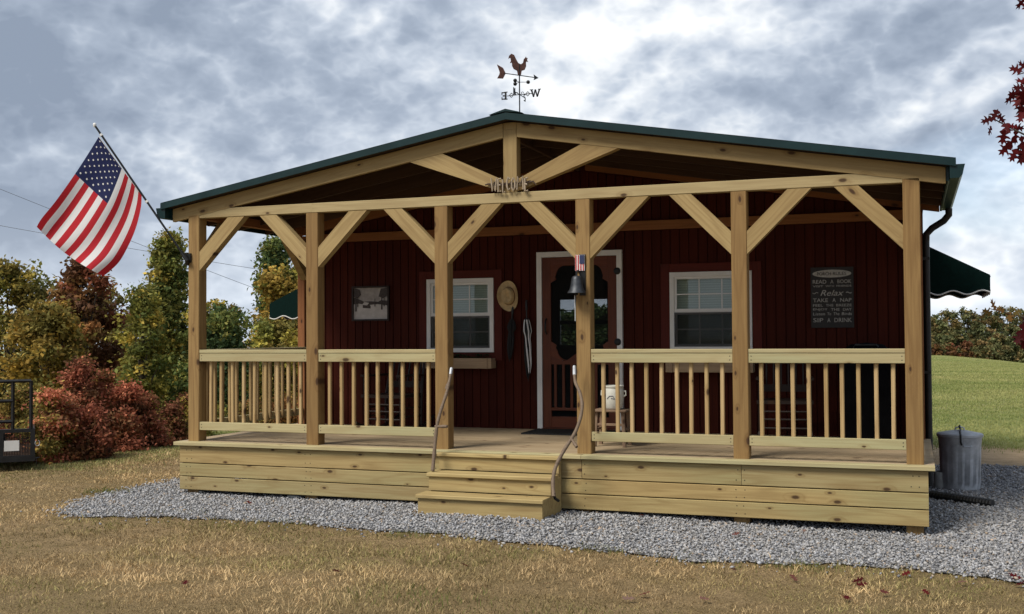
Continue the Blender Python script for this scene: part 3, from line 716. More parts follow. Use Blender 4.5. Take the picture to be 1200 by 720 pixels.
# steps -------------------------------------------------------------------
SXa, SXb = 2.965, 4.205
T = [(-.012, -.215, -.135, 0.0), (-.176, -.455, -.22, 0), (-.346, -.70, -.46, 0)]   # tread top, front y, back y, shift in x
st = MB(); 
for xx in (SXa+.03, SXb-.075): st.prism([(-.10, -.58), (-.64, -.575), (-.64, -.384), (-.40, -.384), (-.40, -.214), (-.175, -.214), (-.175, -.051), (-.10, -.051)], xx, xx+.038, 'yz')
steps = st.build('porch_steps', W_STEP, cabin)
for i, (z, yf, ybk, dx) in enumerate(T):
    e = 0.0
    wdt = ybk-yf
    board('tread', steps, (SXa-e, (yf+ybk)/2, z-.018), (SXb-e*.2, (yf+ybk)/2, z-.018), wdt, .036, (0, 1, 0), W_STEP, .006)
    zb = (T[i+1][0] if i < 2 else -.575); zt = z-.037
    board('riser', steps, (SXa+.012-e, yf+.045, (zb+zt)/2), (SXb-.012-e*.2, yf+.045, (zb+zt)/2), zt-zb-.002, .034, (0, 0, 1), W_STEP, .004)
for xx, e in ((SXb-.03, 0), (SXa+.03, 0)):
    side = MB(); side.prism([(-.105, -.578), (-.635, -.578), (-.635, -.384), (-.39, -.384), (-.39, -.214), (-.15, -.214), (-.15, -.051), (-.105, -.051)], xx-.017-e, xx+.017-e, 'yz'); side.build('stringer', W_STEP, steps)

# roof ---------------------------------------------------------------------
rf = MB(); y0, y1 = -.10, WY+.08
def slab(mb, x0, x1, y0, y1, dt, db):
    for a, b in ((x0, RX), (RX, x1)):
        za, zb_ = roofz(a), roofz(b)
        mb.add([(a, y0, za-db), (b, y0, zb_-db), (b, y1, zb_-db), (a, y1, za-db), (a, y0, za-dt), (b, y0, zb_-dt), (b, y1, zb_-dt), (a, y1, za-dt)], [(0,3,2,1),(4,5,6,7),(0,1,5,4),(1,2,6,5),(2,3,7,6),(3,0,4,7)])
slab(rf, -.34, 7.66, y0, y1, 0.0, .014); slab(rf, XL-.06, XR+.06, y1, BY+.2, 0.0, .014)
roof = rf.build('roof', GREEN, cabin)
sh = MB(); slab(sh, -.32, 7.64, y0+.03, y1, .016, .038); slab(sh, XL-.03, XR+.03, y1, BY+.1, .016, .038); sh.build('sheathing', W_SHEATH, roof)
# standing ribs on the sheet
for k in range(19):
    yy = y0+.08+k*.38
    xa, xb = (-.33, 7.65) if yy < y1 else (XL-.05, XR+.05)
    for a, b in ((xa, RX), (RX, xb)):
        r_ = MB(); r_.add([(a, yy-.015, roofz(a)), (b, yy-.015, roofz(b)), (b, yy+.015, roofz(b)), (a, yy+.015, roofz(a)), (a, yy-.006, roofz(a)+.016), (b, yy-.006, roofz(b)+.016), (b, yy+.006, roofz(b)+.016), (a, yy+.006, roofz(a)+.016)], [(0,3,2,1),(4,5,6,7),(0,1,5,4),(1,2,6,5),(2,3,7,6),(3,0,4,7)]); r_.build('roof_rib', GREEN, roof)
# rake trim: folded metal edge along the gable
for sgn, xe in ((-1, -.35), (1, 7.67)):
    p_ = [(RX, ZR+.020), (xe, roofz(xe)+.020), (xe, roofz(xe)-.046), (RX, ZR-.046)]
    b = MB(); b.prism(p_, y0-.012, y0+.012); b.build('rake_trim', GREEN, roof)
    b = MB(); xi = RX; b.add([(xi, y0-.012, ZR+.024), (xe, y0-.012, roofz(xe)+.024), (xe, y0+.12, roofz(xe)+.018), (xi, y0+.12, ZR+.018)], [(0, 1, 2, 3)]); b.add([(xi, y0-.012, ZR+.012), (xe, y0-.012, roofz(xe)+.012), (xe, y0+.12, roofz(xe)+.006), (xi, y0+.12, ZR+.006)], [(3, 2, 1, 0)]); b.build('rake_flange', GREEN, roof)
rc = MB(); rc.prism([(RX-.17, ZR+.006), (RX-.12, ZR+.022), (RX, ZR+.055), (RX+.12, ZR+.022), (RX+.17, ZR+.006), (RX, ZR+.03)], y0-.02, BY+.22); rc.build('ridge_cap', GREEN, roof)
# rafters and the inner truss
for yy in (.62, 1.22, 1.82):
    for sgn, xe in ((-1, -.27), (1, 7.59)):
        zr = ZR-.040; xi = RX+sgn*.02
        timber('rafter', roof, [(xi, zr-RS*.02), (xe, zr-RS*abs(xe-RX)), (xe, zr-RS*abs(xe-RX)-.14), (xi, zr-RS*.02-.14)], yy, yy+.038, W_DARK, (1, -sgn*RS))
chord(WY-.05, WY-.006, W_HEAD, -.27, 7.59, roof, .042, .145)
board('ridge_board', roof, (RX, .13, ZR-.13), (RX, WY-.06, ZR-.13), .16, .036, (0, 0, 1), W_DARK)
# eave fascia and gutters
for sgn, xe in ((-1, -.275), (1, 7.595)):
    ze = roofz(xe)
    board('fascia', roof, (xe+sgn*.012, y0+.10, ze-.105), (xe+sgn*.012, y1-.01, ze-.105), .13, .022, (0, 0, 1), GREEN)
    g = MB(); q0 = xe+sgn*.026; zt = ze-.042
    prof = [(0, 0), (0, -.115), (.075, -.115), (.10, -.085), (.112, -.03), (.12, 0), (.112, 0), (.092, -.083), (.07, -.108), (.008, -.108), (.008, 0)]
    g.prism([(q0+sgn*u, zt+w) for u, w in prof], y0+.01, y1+.05)
    g.prism([(q0+sgn*u, zt+w) for u, w in prof[:6]], y0+.004, y0+.0095); g.build('gutter', GREEN, cabin)
xg = 7.595+.026+.06; yg = y1-.12
ds = MB(); zt = roofz(7.6)-.15
ds.tube([(xg, yg, zt-.005), (xg, yg, zt-.07), (xg-.05, yg+.03, zt-.13), (XR+.13, yg+.06, zt-.20), (XR+.075, yg+.08, zt-.26), (XR+.07, yg+.08, zt-.35), (XR+.07, yg+.08, .6), (XR+.07, yg+.08, -.50)], .036, 10); ds.build('downspout', BLACKM, cabin, None, True)
for zz in (1.9, .7): 
    s = MB(); s.box((XR+.05, yg+.08, zz), (.10, .09, .03)); s.build('downspout_strap', BLACKM, cabin)

# awnings on the side walls --------------------------------------------------
def awning(xw, sgn, ya, yb, zt, zv, dx, vh):
    fab = MB(); xo = xw+sgn*dx
    n = 22
    fab.add([(xw, ya, zt), (xo, ya, zv), (xo, yb, zv), (xw, yb, zt)], [(0, 1, 2, 3)]); fab.add([(xw, ya, zt-.006), (xo, ya, zv-.006), (xo, yb, zv-.006), (xw, yb, zt-.006)], [(3, 2, 1, 0)])
    def scal(u, wl): return -vh+.022*math.cos(2*math.pi*u/wl)
    pip = []
    # side cheeks with a scalloped lower hem, then the front valance
    for yy in (ya, yb):
        m = 24; P = [(xw+sgn*dx*k/m, zv+scal(dx*k/m, .30)) for k in range(m+1)]
        fab.prism([(xw, zt), (xo, zv)]+P[::-1], yy-.003, yy+.003); pip.append([(x, yy, z) for x, z in P])
    m = 40; P = [(ya+(yb-ya)*k/m, zv+scal((yb-ya)*k/m, .30)) for k in range(m+1)]
    fab.prism([(ya, zv), (yb, zv)]+P[::-1], xo-.003, xo+.003, 'yz'); pip.append([(xo, y, z) for y, z in P])
    a = fab.build('awning', CANVAS, cabin)
    for q in pip:
        t_ = MB(); t_.tube(q, .0085, 5); t_.build('white_hem', TRIMW, a)
    t_ = MB(); t_.tube([(xw, ya+.02, zv-.02), (xo, ya+.02, zv-.02), (xo, yb-.02, zv-.02), (xw, yb-.02, zv-.02)], .011, 6); t_.build('awning_frame', GALV, a)
aw = hit(1160, 322, 1, 3.0); awning(XR+.042, 1, 3.0, 4.4, aw.z+.36, aw.z, aw.x-XR-.042, .19)
al = hit(316, 356, 1, 2.95); awning(XL-.042, -1, 2.95, 4.3, al.z+.36, al.z, XL-.042-al.x, .19)

# handrails made from old scythe handles ---------------------------------------
def snath(pts, grips, ya, yb):
    """pts: pixels followed at a depth running from ya to yb"""
    k = len(pts); P = [hit(q[0], q[1], 1, ya+(yb-ya)*i/(k-1)) for i, q in enumerate(pts)]
    # smooth by Catmull-Rom
    S = []
    for i in range(k-1):
        p0, p1, p2, p3 = P[max(i-1, 0)], P[i], P[i+1], P[min(i+2, k-1)]
        for j in range(5):
            t_ = j/5; S.append(.5*((2*p1)+(p2-p0)*t_+(2*p0-5*p1+4*p2-p3)*t_*t_+(3*p1-p0-3*p2+p3)*t_**3))
    S.append(P[-1]); n = len(S)
    m = MB(); m.tube(S, [.0185-.004*i/n+.0012*math.sin(i*1.7) for i in range(n)], 10); o = m.build('handrail', W_SNATH, cabin, None, True)
    fe = MB(); fe.tube([S[-4], S[-2], S[-1], S[-1]+(S[-1]-S[-2])*.6], [.0165, .017, .016, .011], 10); fe.build('ferrule', GALV, o, None, True)
    for f, dv, L in grips:
        c = S[int(f*(n-1))]; dv = Vector(dv).normalized()
        g = MB(); g.tube([c-dv*.02, c+dv*.03, c+dv*L*.6, c+dv*L], [.014, .012, .017, .014], 8); g.build('grip', W_SNATH, o, None, True)
    br = MB(); br.tube([S[0]+Vector((0, 0, .03)), S[0]+Vector((0, .03, -.02)), S[0]+Vector((.02, .08, -.05))], .014, 6); br.build('bracket', BLACKM, o)
    return o
o = snath([(507, 552), (509, 530), (512, 500), (517, 480), (523, 462), (527, 445), (529, 432)], [(.36, (1, -.3, .05), .13), (.86, (-.3, -.3, -1), .10)], -.36, -.10); o['label'] = 'slim curved wooden scythe handle used as handrail'
o = snath([(649, 582), (648, 565), (651, 548), (661, 528), (675, 505), (682, 480), (680, 462), (674, 447), (673, 430)], [(.47, (.6, -.6, -.55), .12)], -.50, -.12); o['label'] = 'S-curved wooden scythe handle used as handrail'

# ------------------------------------------------------------------ things on the porch
def text_mesh(s_, size, ext=.0015, shear=0.0):
    cu_ = bpy.data.curves.new('lettering', 'FONT'); cu_.body = s_; cu_.size = size; cu_.extrude = ext; cu_.align_x = 'CENTER'; cu_.shear = shear; cu_.resolution_u = 3
    ob = bpy.data.objects.new('lettering', cu_); col.objects.link(ob); dg = bpy.context.evaluated_depsgraph_get(); me = bpy.data.meshes.new_from_object(ob.evaluated_get(dg)); bpy.data.objects.remove(ob); return me
def place_text(s_, parent, x, z, w, h, y, m, shear=0.0, name='lettering'):
    me = text_mesh(s_, 1.0, .02, shear); a = np.zeros(len(me.vertices)*3); me.vertices.foreach_get('co', a); a = a.reshape(-1, 3)
    lo, hi = a.min(0), a.max(0); a[:, 0] = (a[:, 0]-(lo[0]+hi[0])/2)/(hi[0]-lo[0])*w; a[:, 1] = (a[:, 1]-(lo[1]+hi[1])/2)/(hi[1]-lo[1])*h; a[:, 2] *= .1
    me.vertices.foreach_set('co', a.ravel()); me.materials.clear(); me.materials.append(m); me.update()
    W = Matrix.Translation((x, y, z)) @ Matrix.Rotation(R(90), 4, 'X'); return mesh_obj(name, me, m, parent, W)

# porch rules sign
sg = thing('wall_sign', 'black porch rules sign with grey lettering hung on the dark wall', 'sign', (6.50, WY-.005, 1.2))
x0, z1 = hit(950, 314, 1, WY).x, hit(950, 314, 1, WY).z; x1, z0 = hit(1001, 384, 1, WY).x, hit(1001, 384, 1, WY).z
b = MB(); b.bb(x0, x1, WY-.022, WY+.002, z0, z1); b.build('board', SIGNBLK, sg)
cx = (x0+x1)/2; yt = WY-.026; ww = x1-x0-.04
def zpx(py): return hit(975, py, 1, WY).z
ov = MB(); ov.prism([(cx+.5*ww*math.cos(a*math.pi/16), zpx(321)+.042*math.sin(a*math.pi/16)) for a in range(32)], WY-.028, WY-.0215); ov.build('oval_plaque', SIGNTXT, sg)
place_text('PORCH', sg, cx-ww*.20, zpx(321), ww*.36, .036, WY-.030, SIGNBLK); place_text('RULES', sg, cx+ww*.20, zpx(321), ww*.34, .036, WY-.030, SIGNBLK)
for txt, py, hh, sc_, shr in (('READ A BOOK', 330.3, .040, 1.0, 0), ('VISIT WITH FRIENDS', 335.5, .020, 1.0, 0), ('Relax', 343.5, .062, .62, .35), ('TAKE A NAP', 352, .040, 1.0, 0), ('FEEL THE BREEZE', 358, .026, 1.0, 0), ('ENJOY THE DAY', 363, .028, 1.0, 0), ('Listen To The Birds', 368, .030, 1.0, .1), ('SIP A DRINK', 375.3, .045, 1.0, 0)):
    wd = txt.split(' '); tot = len(txt); acc_ = 0; full = ww*sc_
    for q in wd:
        x_ = cx-full/2+full*(acc_+len(q)/2)/tot; place_text(q, sg, x_, zpx(py), full*(len(q)-.15)/tot, hh, yt, SIGNTXT, shr); acc_ += len(q)+1

for sx in (-1, 1):
    q = MB(); q.tube([(cx+sx*ww*(.36+.035*k), yt, zpx(343.5)+.008*math.sin(k*1.6)) for k in range(5)], .004, 5); q.build('flourish', SIGNTXT, sg)

# framed winter picture
pa, pb = hit(415, 338, 1, WY), hit(455, 374, 1, WY)
pc = thing('framed_picture', 'small framed picture of a snowy farm hanging on the red wall', 'picture', ((pa.x+pb.x)/2, WY-.005, pb.z))
f = .022; m_ = MB(); m_.bb(pa.x-f, pa.x, WY-.03, WY+.002, pb.z-f, pa.z+f); m_.bb(pb.x, pb.x+f, WY-.03, WY+.002, pb.z-f, pa.z+f); m_.bb(pa.x, pb.x, WY-.03, WY+.002, pa.z, pa.z+f); m_.bb(pa.x, pb.x, WY-.03, WY+.002, pb.z-f, pb.z); m_.build('frame', W_CHAIR, pc)
def U(u, v): return (pa.x+(pb.x-pa.x)*u, pb.z+(pa.z-pb.z)*v)
def pr(name, pts, y, m): b = MB(); b.prism([U(*q) for q in pts], y, y+.002); return b.build(name, m, pc)
pr('print_sky', [(0, 0), (1, 0), (1, 1), (0, 1)], WY-.008, PRINTSKY)
pr('print_snow', [(0, 0), (1, 0), (1, .42), (.7, .47), (.4, .44), (.15, .5), (0, .47)], WY-.011, PRINTSNOW)
pr('print_trees', [(0, .47), (.15, .5), (.4, .45), (.7, .48), (1, .43), (1, .58), (.8, .60), (.72, .55), (.5, .57), (.3, .56), (.2, .62), (0, .7)], WY-.0135, PRINTDARK)
pr('print_barn', [(.27, .36), (.50, .34), (.50, .42), (.42, .50), (.27, .46)], WY-.016, PRINTDARK); pr('print_roof', [(.25, .46), (.40, .44), (.46, .52), (.32, .55)], WY-.0185, PRINTSNOW)
for u, h0, h1, wd in ((.07, .25, .92, .02), (.12, .4, .75, .012), (.63, .4, .66, .012), (.83, .3, .95, .018), (.9, .4, .7, .012)): pr('print_trunk', [(u-wd, h0), (u+wd, h0), (u+wd*.5, h1), (u-wd*.5, h1)], WY-.0185, PRINTDARK)
pr('print_branches', [(.0, .72), (.12, .66), (.22, .78), (.18, .95), (.02, 1.0)], WY-.0135-.004, PRINTDARK); pr('print_branches', [(.74, .72), (.86, .66), (1, .74), (1, 1.0), (.8, .97)], WY-.0175, PRINTDARK)

# hat
hx = (hit(583, 347, 1, WY-.06)+hit(607, 347, 1, WY-.06))/2
ht = thing('cowboy_hat', 'tan straw cowboy hat hung flat on the wall beside the window', 'hat', (hx.x, WY-.01, hx.z))
def hat():
    m = MB(); n = 36; rings = [(.0, .118, 1), (.25, .116, 1), (.45, .112, 1), (.5, .095, 1), (.53, .03, 1), (.56, .0, 1)]
    a, b = .133, .185        # brim half axes, upright oval
    prof = [(1.0, .018), (.92, .008), (.75, .004), (.58, .010), (.55, .03), (.52, .08), (.47, .105), (.30, .098), (.12, .082), (0.001, .080)]
    V = []
    for r, h in prof:
        for j in range(n):
            th = 2*math.pi*j/n; x = a*r*math.cos(th); z = b*r*math.sin(th); y = -h
            if r > .6: y -= .05*(abs(math.cos(th))**2)*(r-.55)/.45      # brim curls up at the sides
            if r < .5: y += .028*math.exp(-(x/.022)**2)*(1 if z > -.06 else .4)   # crease
            V.append((x, y, z))
    F = []
    for i in range(len(prof)-1):
        for j in range(n): F.append((i*n+j, i*n+(j+1) % n, (i+1)*n+(j+1) % n, (i+1)*n+j))
    F.append(tuple(range((len(prof)-1)*n, len(prof)*n)))
    k = len(V); V += [(x, y+.005, z) for x, y, z in V[:n]]     # thickness at the rim
    V += [(x*.5, -.002, z*.5) for x, y, z in V[:n]]
    for j in range(n): F.append((j, k+j, k+(j+1) % n, (j+1) % n)); F.append((k+j, k+n+j, k+n+(j+1) % n, k+(j+1) % n))
    F.append(tuple(k+n+j for j in range(n)))
    m.add(V, F); return m, a, b
hm, a_, b_ = hat(); Wh = Matrix.Translation((hx.x, WY-.006, hx.z)) @ Matrix.Rotation(R(-6), 4, 'Y'); hm.build('felt', STRAW, ht, Wh, True)
bd = MB(); bd.tube([(a_*.565*math.cos(t_), -.022, b_*.565*math.sin(t_)) for t_ in np.linspace(0, 2*math.pi, 30)], .0075, 6, False); bd.build('hat_band', HATBAND, ht, Wh)
# umbrellas
def umbrella(x, zt, zb, label, stripe, tilt):
    u = thing('folded_umbrella', label, 'umbrella', (x, WY-.03, zb)); Lh = zt-zb
    W = Matrix.Translation((x, WY-.045, zt)) @ Matrix.Rotation(R(tilt), 4, 'Y')
    h_ = MB(); h_.tube([(0, 0, -.26*Lh), (0, 0, -.02), (0, 0, .0)], .009, 8); h_.tube([(0, 0, -.12*Lh), (0, 0, -.07*Lh), (0, 0, -.0)], [.014, .016, .012], 8); h_.tube([(0, 0, -Lh), (0, 0, -Lh+.1)], [.004, .006], 6); h_.build('handle', BLACKP, u, W)
    wob = lambda th, z: 1+.28*math.cos(8*th+z*7)
    prof = [(.020, -.22*Lh), (.036, -.30*Lh), (.044, -.38*Lh), (.026, -.46*Lh), (.034, -.56*Lh), (.032, -.75*Lh), (.020, -.90*Lh), (.007, -.97*Lh)]
    c_ = MB(); c_.lathe(prof, 32, (0, 0, 0), wob); c_.build('canopy', CLOTHK, u, W, True)
    if stripe:
        for ph in (-2.3, -1.2, -.2):
            s_ = MB(); P = []
            for k in range(15):
                q = k/14; zz = -(.24+.66*q)*Lh; rr = np.interp(-zz/Lh, [.22, .30, .38, .46, .56, .75, .90, .97], [.020, .036, .044, .026, .034, .032, .020, .007]); th = ph+q*1.5; P.append((rr*1.22*math.cos(th), rr*1.22*math.sin(th), zz))
            s_.tube(P, [.009]*8+[.012]*5+[.008, .004], 6, True, .6); s_.build('stripe', CLOTHW, u, W)
    hk = MB(); hk.tube([(0, .05, .0), (0, .0, .0), (0, -.012, .012)], .004, 6); hk.build('hook', BLACKM, u, W)
uu = hit(601, 360, 1, WY-.04); umbrella(uu.x, 1.45, .80, 'slim black folded umbrella hanging below the cowboy hat', False, 4)
uu = hit(617, 360, 1, WY-.04); umbrella(uu.x, 1.53, .57, 'black and white striped folded umbrella hanging beside the door', True, -1)

# planter boxes under the windows
def planter(x0, x1, zt, h, label, greens):
    t_ = thing('window_box', label, 'window box', ((x0+x1)/2, WY-.09, zt-h)); yf = WY-.16; t2 = .016
    board('front_board', t_, (x0, yf, zt-h/2), (x1, yf, zt-h/2), h, t2, (0, 0, 1), W_PLANTER)
    for xx in (x0+.009, x1-.009): board('end_board', t_, (xx, yf+.01, zt-h/2), (xx, WY-.001, zt-h/2), h*.98, t2, (0, 0, 1), W_PLANTER)
    board('bottom_board', t_, (x0+.02, WY-.08, zt-h+.01), (x1-.02, WY-.08, zt-h+.01), .13, t2, (0, 1, 0), W_PLANTER)
    for xx in (x0+.06, x1-.06): board('batten', t_, (xx, yf-.014, zt-h), (xx, yf-.014, zt), .035, .01, (1, 0, 0), W_PLANTER, .002)
    if greens:
        n = 420; c = np.stack([rng.uniform(x0+.05, x1-.05, n), rng.uniform(yf-.0, WY-.02, n), zt+rng.uniform(-.04, .045, n)], -1); leaf_cloud('greenery', c, .035, [(.012, .03, .012), (.02, .045, .016), (.03, .035, .015)], t_)
def leaf_cloud(name, c, size, palette, parent=None, up=.3, W=None):
    n = len(c); nrm = rng.normal(size=(n, 3)); nrm[:, 2] = np.abs(nrm[:, 2])+up; nrm /= np.linalg.norm(nrm, axis=1)[:, None]
    t1 = np.cross(nrm, rng.normal(size=(n, 3))); t1 /= np.linalg.norm(t1, axis=1)[:, None]; t2 = np.cross(nrm, t1)
    s_ = (size*rng.uniform(.55, 1.3, n))[:, None]
    P = np.stack([c-t1*s_*.5, c-t2*s_*.3+nrm*s_*.07, c+t1*s_*.5-nrm*s_*.06, c+t2*s_*.3+nrm*s_*.07], 1)
    F = np.arange(n*4).reshape(n, 4); pal = np.array(palette)
    if pal.ndim == 2: C = pal[rng.integers(0, len(pal), n)]
    else: C = pal[0]
    C = C*rng.uniform(.7, 1.35, (n, 1)); 
    mid = P.reshape(-1, 3); ctr = (mid.min(0)+mid.max(0))/2
    me = big_mesh(name, mid-ctr, F, np.repeat(C, 4, 0), 4); return mesh_obj(name, me, LEAF, parent, Matrix.Translation(Vector(ctr)))
planter(1.68, 2.585, .845, .125, 'wooden window box with dark greenery under the left window', True)
planter(4.69, 5.66, .815, .125, 'empty wooden window box under the right window', False)

# door mat
mt = MB(); y_ = 1.72; mt.prism([(3.14, y_), (4.22, y_), (4.22, 2.32), (3.14, 2.32)], .001, .014, 'xy')
for k in range(26): mt.bb(3.15+k*.0415, 3.17+k*.0415, y_+.01, 2.31, .014, .019)
tag(mt.build('door_mat', RUBBER), 'black ribbed door mat lying before the screen door', 'door mat')

# bell with its bracket and flag plate
bp = hit(676.5, 334, 1, -.075)
bl = thing('porch_bell', 'dark iron bell hanging from the post right of the steps', 'bell', (bp.x, -.02, bp.z))
pz = bp.z
m_ = MB(); m_.lathe([(.0, .085), (.022, .085), (.042, .075), (.05, .05), (.056, .0), (.068, -.045), (.086, -.07), (.088, -.078), (.078, -.078), (.05, -.03), (.035, .05), (0, .06)], 28); m_.build('bell', IRON, bl, Matrix.Translation((bp.x, -.095, pz)), True)
m_ = MB(); m_.tube([(bp.x, -.095, pz+.05), (bp.x, -.095, pz-.085)], [.004, .004], 6); m_.lathe([(0, -.018), (.014, -.012), (.017, 0), (.012, .014), (0, .018)], 10, (bp.x, -.095, pz-.085)); m_.build('clapper', BLACKM, bl)
m_ = MB(); m_.tube([(bp.x, .0, pz+.125), (bp.x, -.05, pz+.135), (bp.x, -.095, pz+.12), (bp.x, -.095, pz+.08)], .009, 8); m_.bb(bp.x-.028, bp.x-.01, -.012, .0, pz-.09, pz+.27) if False else None; m_.build('bell_yoke', BLACKM, bl)
m_ = MB(); m_.bb(bp.x+.002, bp.x+.062, -.010, -.001, pz-.10, pz+.29); m_.build('wall_plate', BLACKM, bl)
fp = MB(); fp.bb(bp.x-.036, bp.x+.056, -.020, -.011, pz+.135, pz+.285); fpo = fp.build('flag_plate', CLOTHW, bl)
for k in range(4): q = MB(); q.bb(bp.x-.034+k*.024, bp.x-.022+k*.024, -.024, -.021, pz+.137, pz+.283); q.build('red_stripe', REDLABEL, fpo)
q = MB(); q.bb(bp.x+.010, bp.x+.055, -.027, -.0245, pz+.20, pz+.283); q.build('blue_field', BLUEDARK, fpo)
q = MB(); q.tube([(bp.x-.02, -.095, pz-.10), (bp.x-.018, -.09, pz-.25), (bp.x-.02, -.085, pz-.34)], .0035, 5); q.build('pull_cord', CLOTHW, bl)

# welcome sign made of twigs
ws_x, ws_z = RX, 2.585
wl = hit(571, 208, 1, -.03); wr = hit(623, 212, 1, -.03)
ws = thing('welcome_sign', 'rustic welcome sign of pale twig letters at the foot of the king post', 'sign', ((wl.x+wr.x)/2, -.02, 2.52))
LET = {'W': [[(0, 1), (.25, 0), (.5, .75), (.75, 0), (1, 1)]], 'E': [[(.9, 1), (0, .95), (.05, 0), (.95, .05)], [(0, .5), (.7, .52)]], 'L': [[(.1, 1), (.1, 0), (.9, .05)]],
       'C': [[(.9, .85), (.5, 1), (.1, .7), (.1, .3), (.5, 0), (.95, .15)]], 'O': [[(.5, 1), (.1, .75), (.1, .25), (.5, 0), (.9, .25), (.9, .75), (.5, 1)]], 'M': [[(0, 0), (.12, 1), (.5, .25), (.88, 1), (1, 0)]]}
xw0 = wl.x+.03; wl_w = (wr.x-wl.x-.06)/7; zb_ = hit(600, 226, 1, -.03).z; zh = .128
bk = MB(); 
for k in range(9):
    xx = wl.x+(wr.x-wl.x)*k/8; bk.tube([(xx-.03, -.012, zb_+.03+random.uniform(0, .08)), (xx+.01, -.016, zb_+.10), (xx+.04, -.012, zb_+.06+random.uniform(0, .09))], [.007, .009, .005], 6)
bk.tube([(wl.x-.01, -.010, zb_+.10), ((wl.x+wr.x)/2, -.014, zb_+.085), (wr.x+.01, -.010, zb_+.10)], .008, 6); bk.build('twig_backing', simple('dark_twig', (.06, .035, .022), .8, 0, .3, 20, .3), ws)
wds = [1.35, .8, .75, .85, .95, 1.5, .8]; acc = 0.0
for i, ch in enumerate('WELCOME'):
    x0_ = xw0+acc*wl_w; wd_ = wds[i]*wl_w; acc += wds[i]
    m_ = MB(); dz = random.uniform(-.012, .014)
    for stt in LET[ch]: m_.tube([(x0_+(.12+.76*u)*wd_, -.027-random.uniform(0, .004), zb_+.015+dz+v*zh) for u, v in stt], [.0085+random.uniform(-.002, .002) for _ in stt], 6)
    m_.build('letter', CREAM, ws)

# rocking chairs, stool with crock, covered item
def rocking_chair(loc, rz, label):
    t_ = thing('rocking_chair', label, 'chair', loc, rz, 'dark rocking chairs on the porch'); W0 = WM[t_]
    def mk(mb, n, sm_=False): return mb.build(n, W_CHAIR, t_, W0, sm_)
    for sx in (-1, 1):
        x = sx*.25
        m = MB(); m.tube([(x, -.42+.9*k/10, .03+.10*((k-4.6)/5)**2) for k in range(11)], .019, 8, True, 1.2); mk(m, 'rocker', True)
        m = MB(); m.tube([(x, -.22, .05), (x, -.22, .40), (x, -.24, .64)], [.017, .021, .016], 8); mk(m, 'front_leg', True)
        m = MB(); m.tube([(x, .20, .05), (x, .21, .42), (x*.95, .28, .70), (x*.9, .34, .94)], [.017, .021, .019, .015], 8); mk(m, 'back_post', True)
        m = MB(); m.box((x, -.02, .655), (.075, .50, .024)); mk(m, 'armrest')
        for zz in (.18, .28): m = MB(); m.tube([(x, -.22, zz), (x, .20, zz)], .010, 6); mk(m, 'stretcher')
    for zz in (.15, .24, .32): m = MB(); m.tube([(-.25, -.22, zz), (.25, -.22, zz)], .011, 6); mk(m, 'stretcher')
    m = MB(); m.prism([(-.28, -.27), (.28, -.27), (.25, .22), (-.25, .22)], .40, .435, 'xy'); mk(m, 'seat')
    for zz, yy in ((.89, .325), (.54, .235)): m = MB(); m.box((0, yy, zz), (.47, .022, .075)); mk(m, 'back_rail')
    for k in range(6): x = -.19+k*.076; m = MB(); m.tube([(x, .235, .57), (x, .28, .72), (x, .325, .88)], [.010, .013, .010], 6); mk(m, 'spindle')
rocking_chair((1.55, 1.72, .0), R(-8), 'dark wooden rocking chair below the framed picture')
rocking_chair((6.05, 1.75, .0), R(6), 'dark wooden rocking chair in the gloom below the porch sign')

so = (4.45, .80)
stl = thing('wooden_stool', 'small weathered wooden stool behind the railing right of the steps', 'stool', (so[0], so[1], 0))
for k, yy in enumerate((-.105, .0, .105)): board('seat_slat', stl, (so[0]-.175, so[1]+yy, .357), (so[0]+.175, so[1]+yy, .357), .10, .02, (0, 1, 0), W_STOOL)
for sx in (-1, 1):
    for sy in (-1, 1): board('leg', stl, (so[0]+sx*.155, so[1]+sy*.12, .0), (so[0]+sx*.135, so[1]+sy*.10, .346), .036, .036, (1, 0, 0), W_STOOL)
    board('stretcher', stl, (so[0]+sx*.146, so[1]-.105, .17), (so[0]+sx*.146, so[1]+.105, .17), .026, .018, (0, 0, 1), W_STOOL)
for zz in (.12, .22): board('stretcher', stl, (so[0]-.15, so[1]-.112, zz), (so[0]+.15, so[1]-.112, zz), .026, .016, (0, 0, 1), W_STOOL)
crk = thing('stoneware_crock', 'white stoneware crock standing on the wooden stool', 'crock', (so[0]+.02, so[1]-.02, .367))
Wc = Matrix.Translation((so[0]+.02, so[1]-.02, .367)) @ Matrix.Diagonal((.70, .70, .92, 1))
m_ = MB(); m_.lathe([(.0, 0), (.105, 0), (.125, .02), (.145, .10), (.150, .17), (.142, .22), (.135, .235), (.15, .245), (.15, .262), (.128, .262), (.12, .23), (0, .22)], 32); m_.build('body', STONEW, crk, Wc, True)
m_ = MB(); m_.tube([(.14, 0, .20), (.178, 0, .20), (.182, 0, .16), (.145, 0, .14)], .011, 8); m_.tube([(-.14, 0, .20), (-.178, 0, .20), (-.182, 0, .16), (-.145, 0, .14)], .011, 8); m_.build('handles', STONEW, crk, Wc, True)
m_ = MB(); m_.tube([(-.06, -.139, .12), (-.02, -.150, .15), (.03, -.150, .15), (.055, -.142, .12), (.0, -.150, .125)], .004, 5); m_.build('blue_mark', BLUEDARK, crk, Wc)
gr_ = thing('covered_grill', 'bulky dark covered item standing in the right porch corner', 'grill', (6.86, 1.95, 0)); Wg = WM[gr_]
m_ = MB(); V = []
for z, sx, sy in ((.0, .27, .22), (.45, .26, .21), (.72, .28, .23), (.80, .29, .24), (.93, .25, .21), (1.0, .15, .13), (1.02, .02, .02)):
    pass
pr_ = [(.27, .01), (.265, .45), (.285, .72), (.29, .80), (.255, .93), (.16, 1.0), (.0, 1.02)]
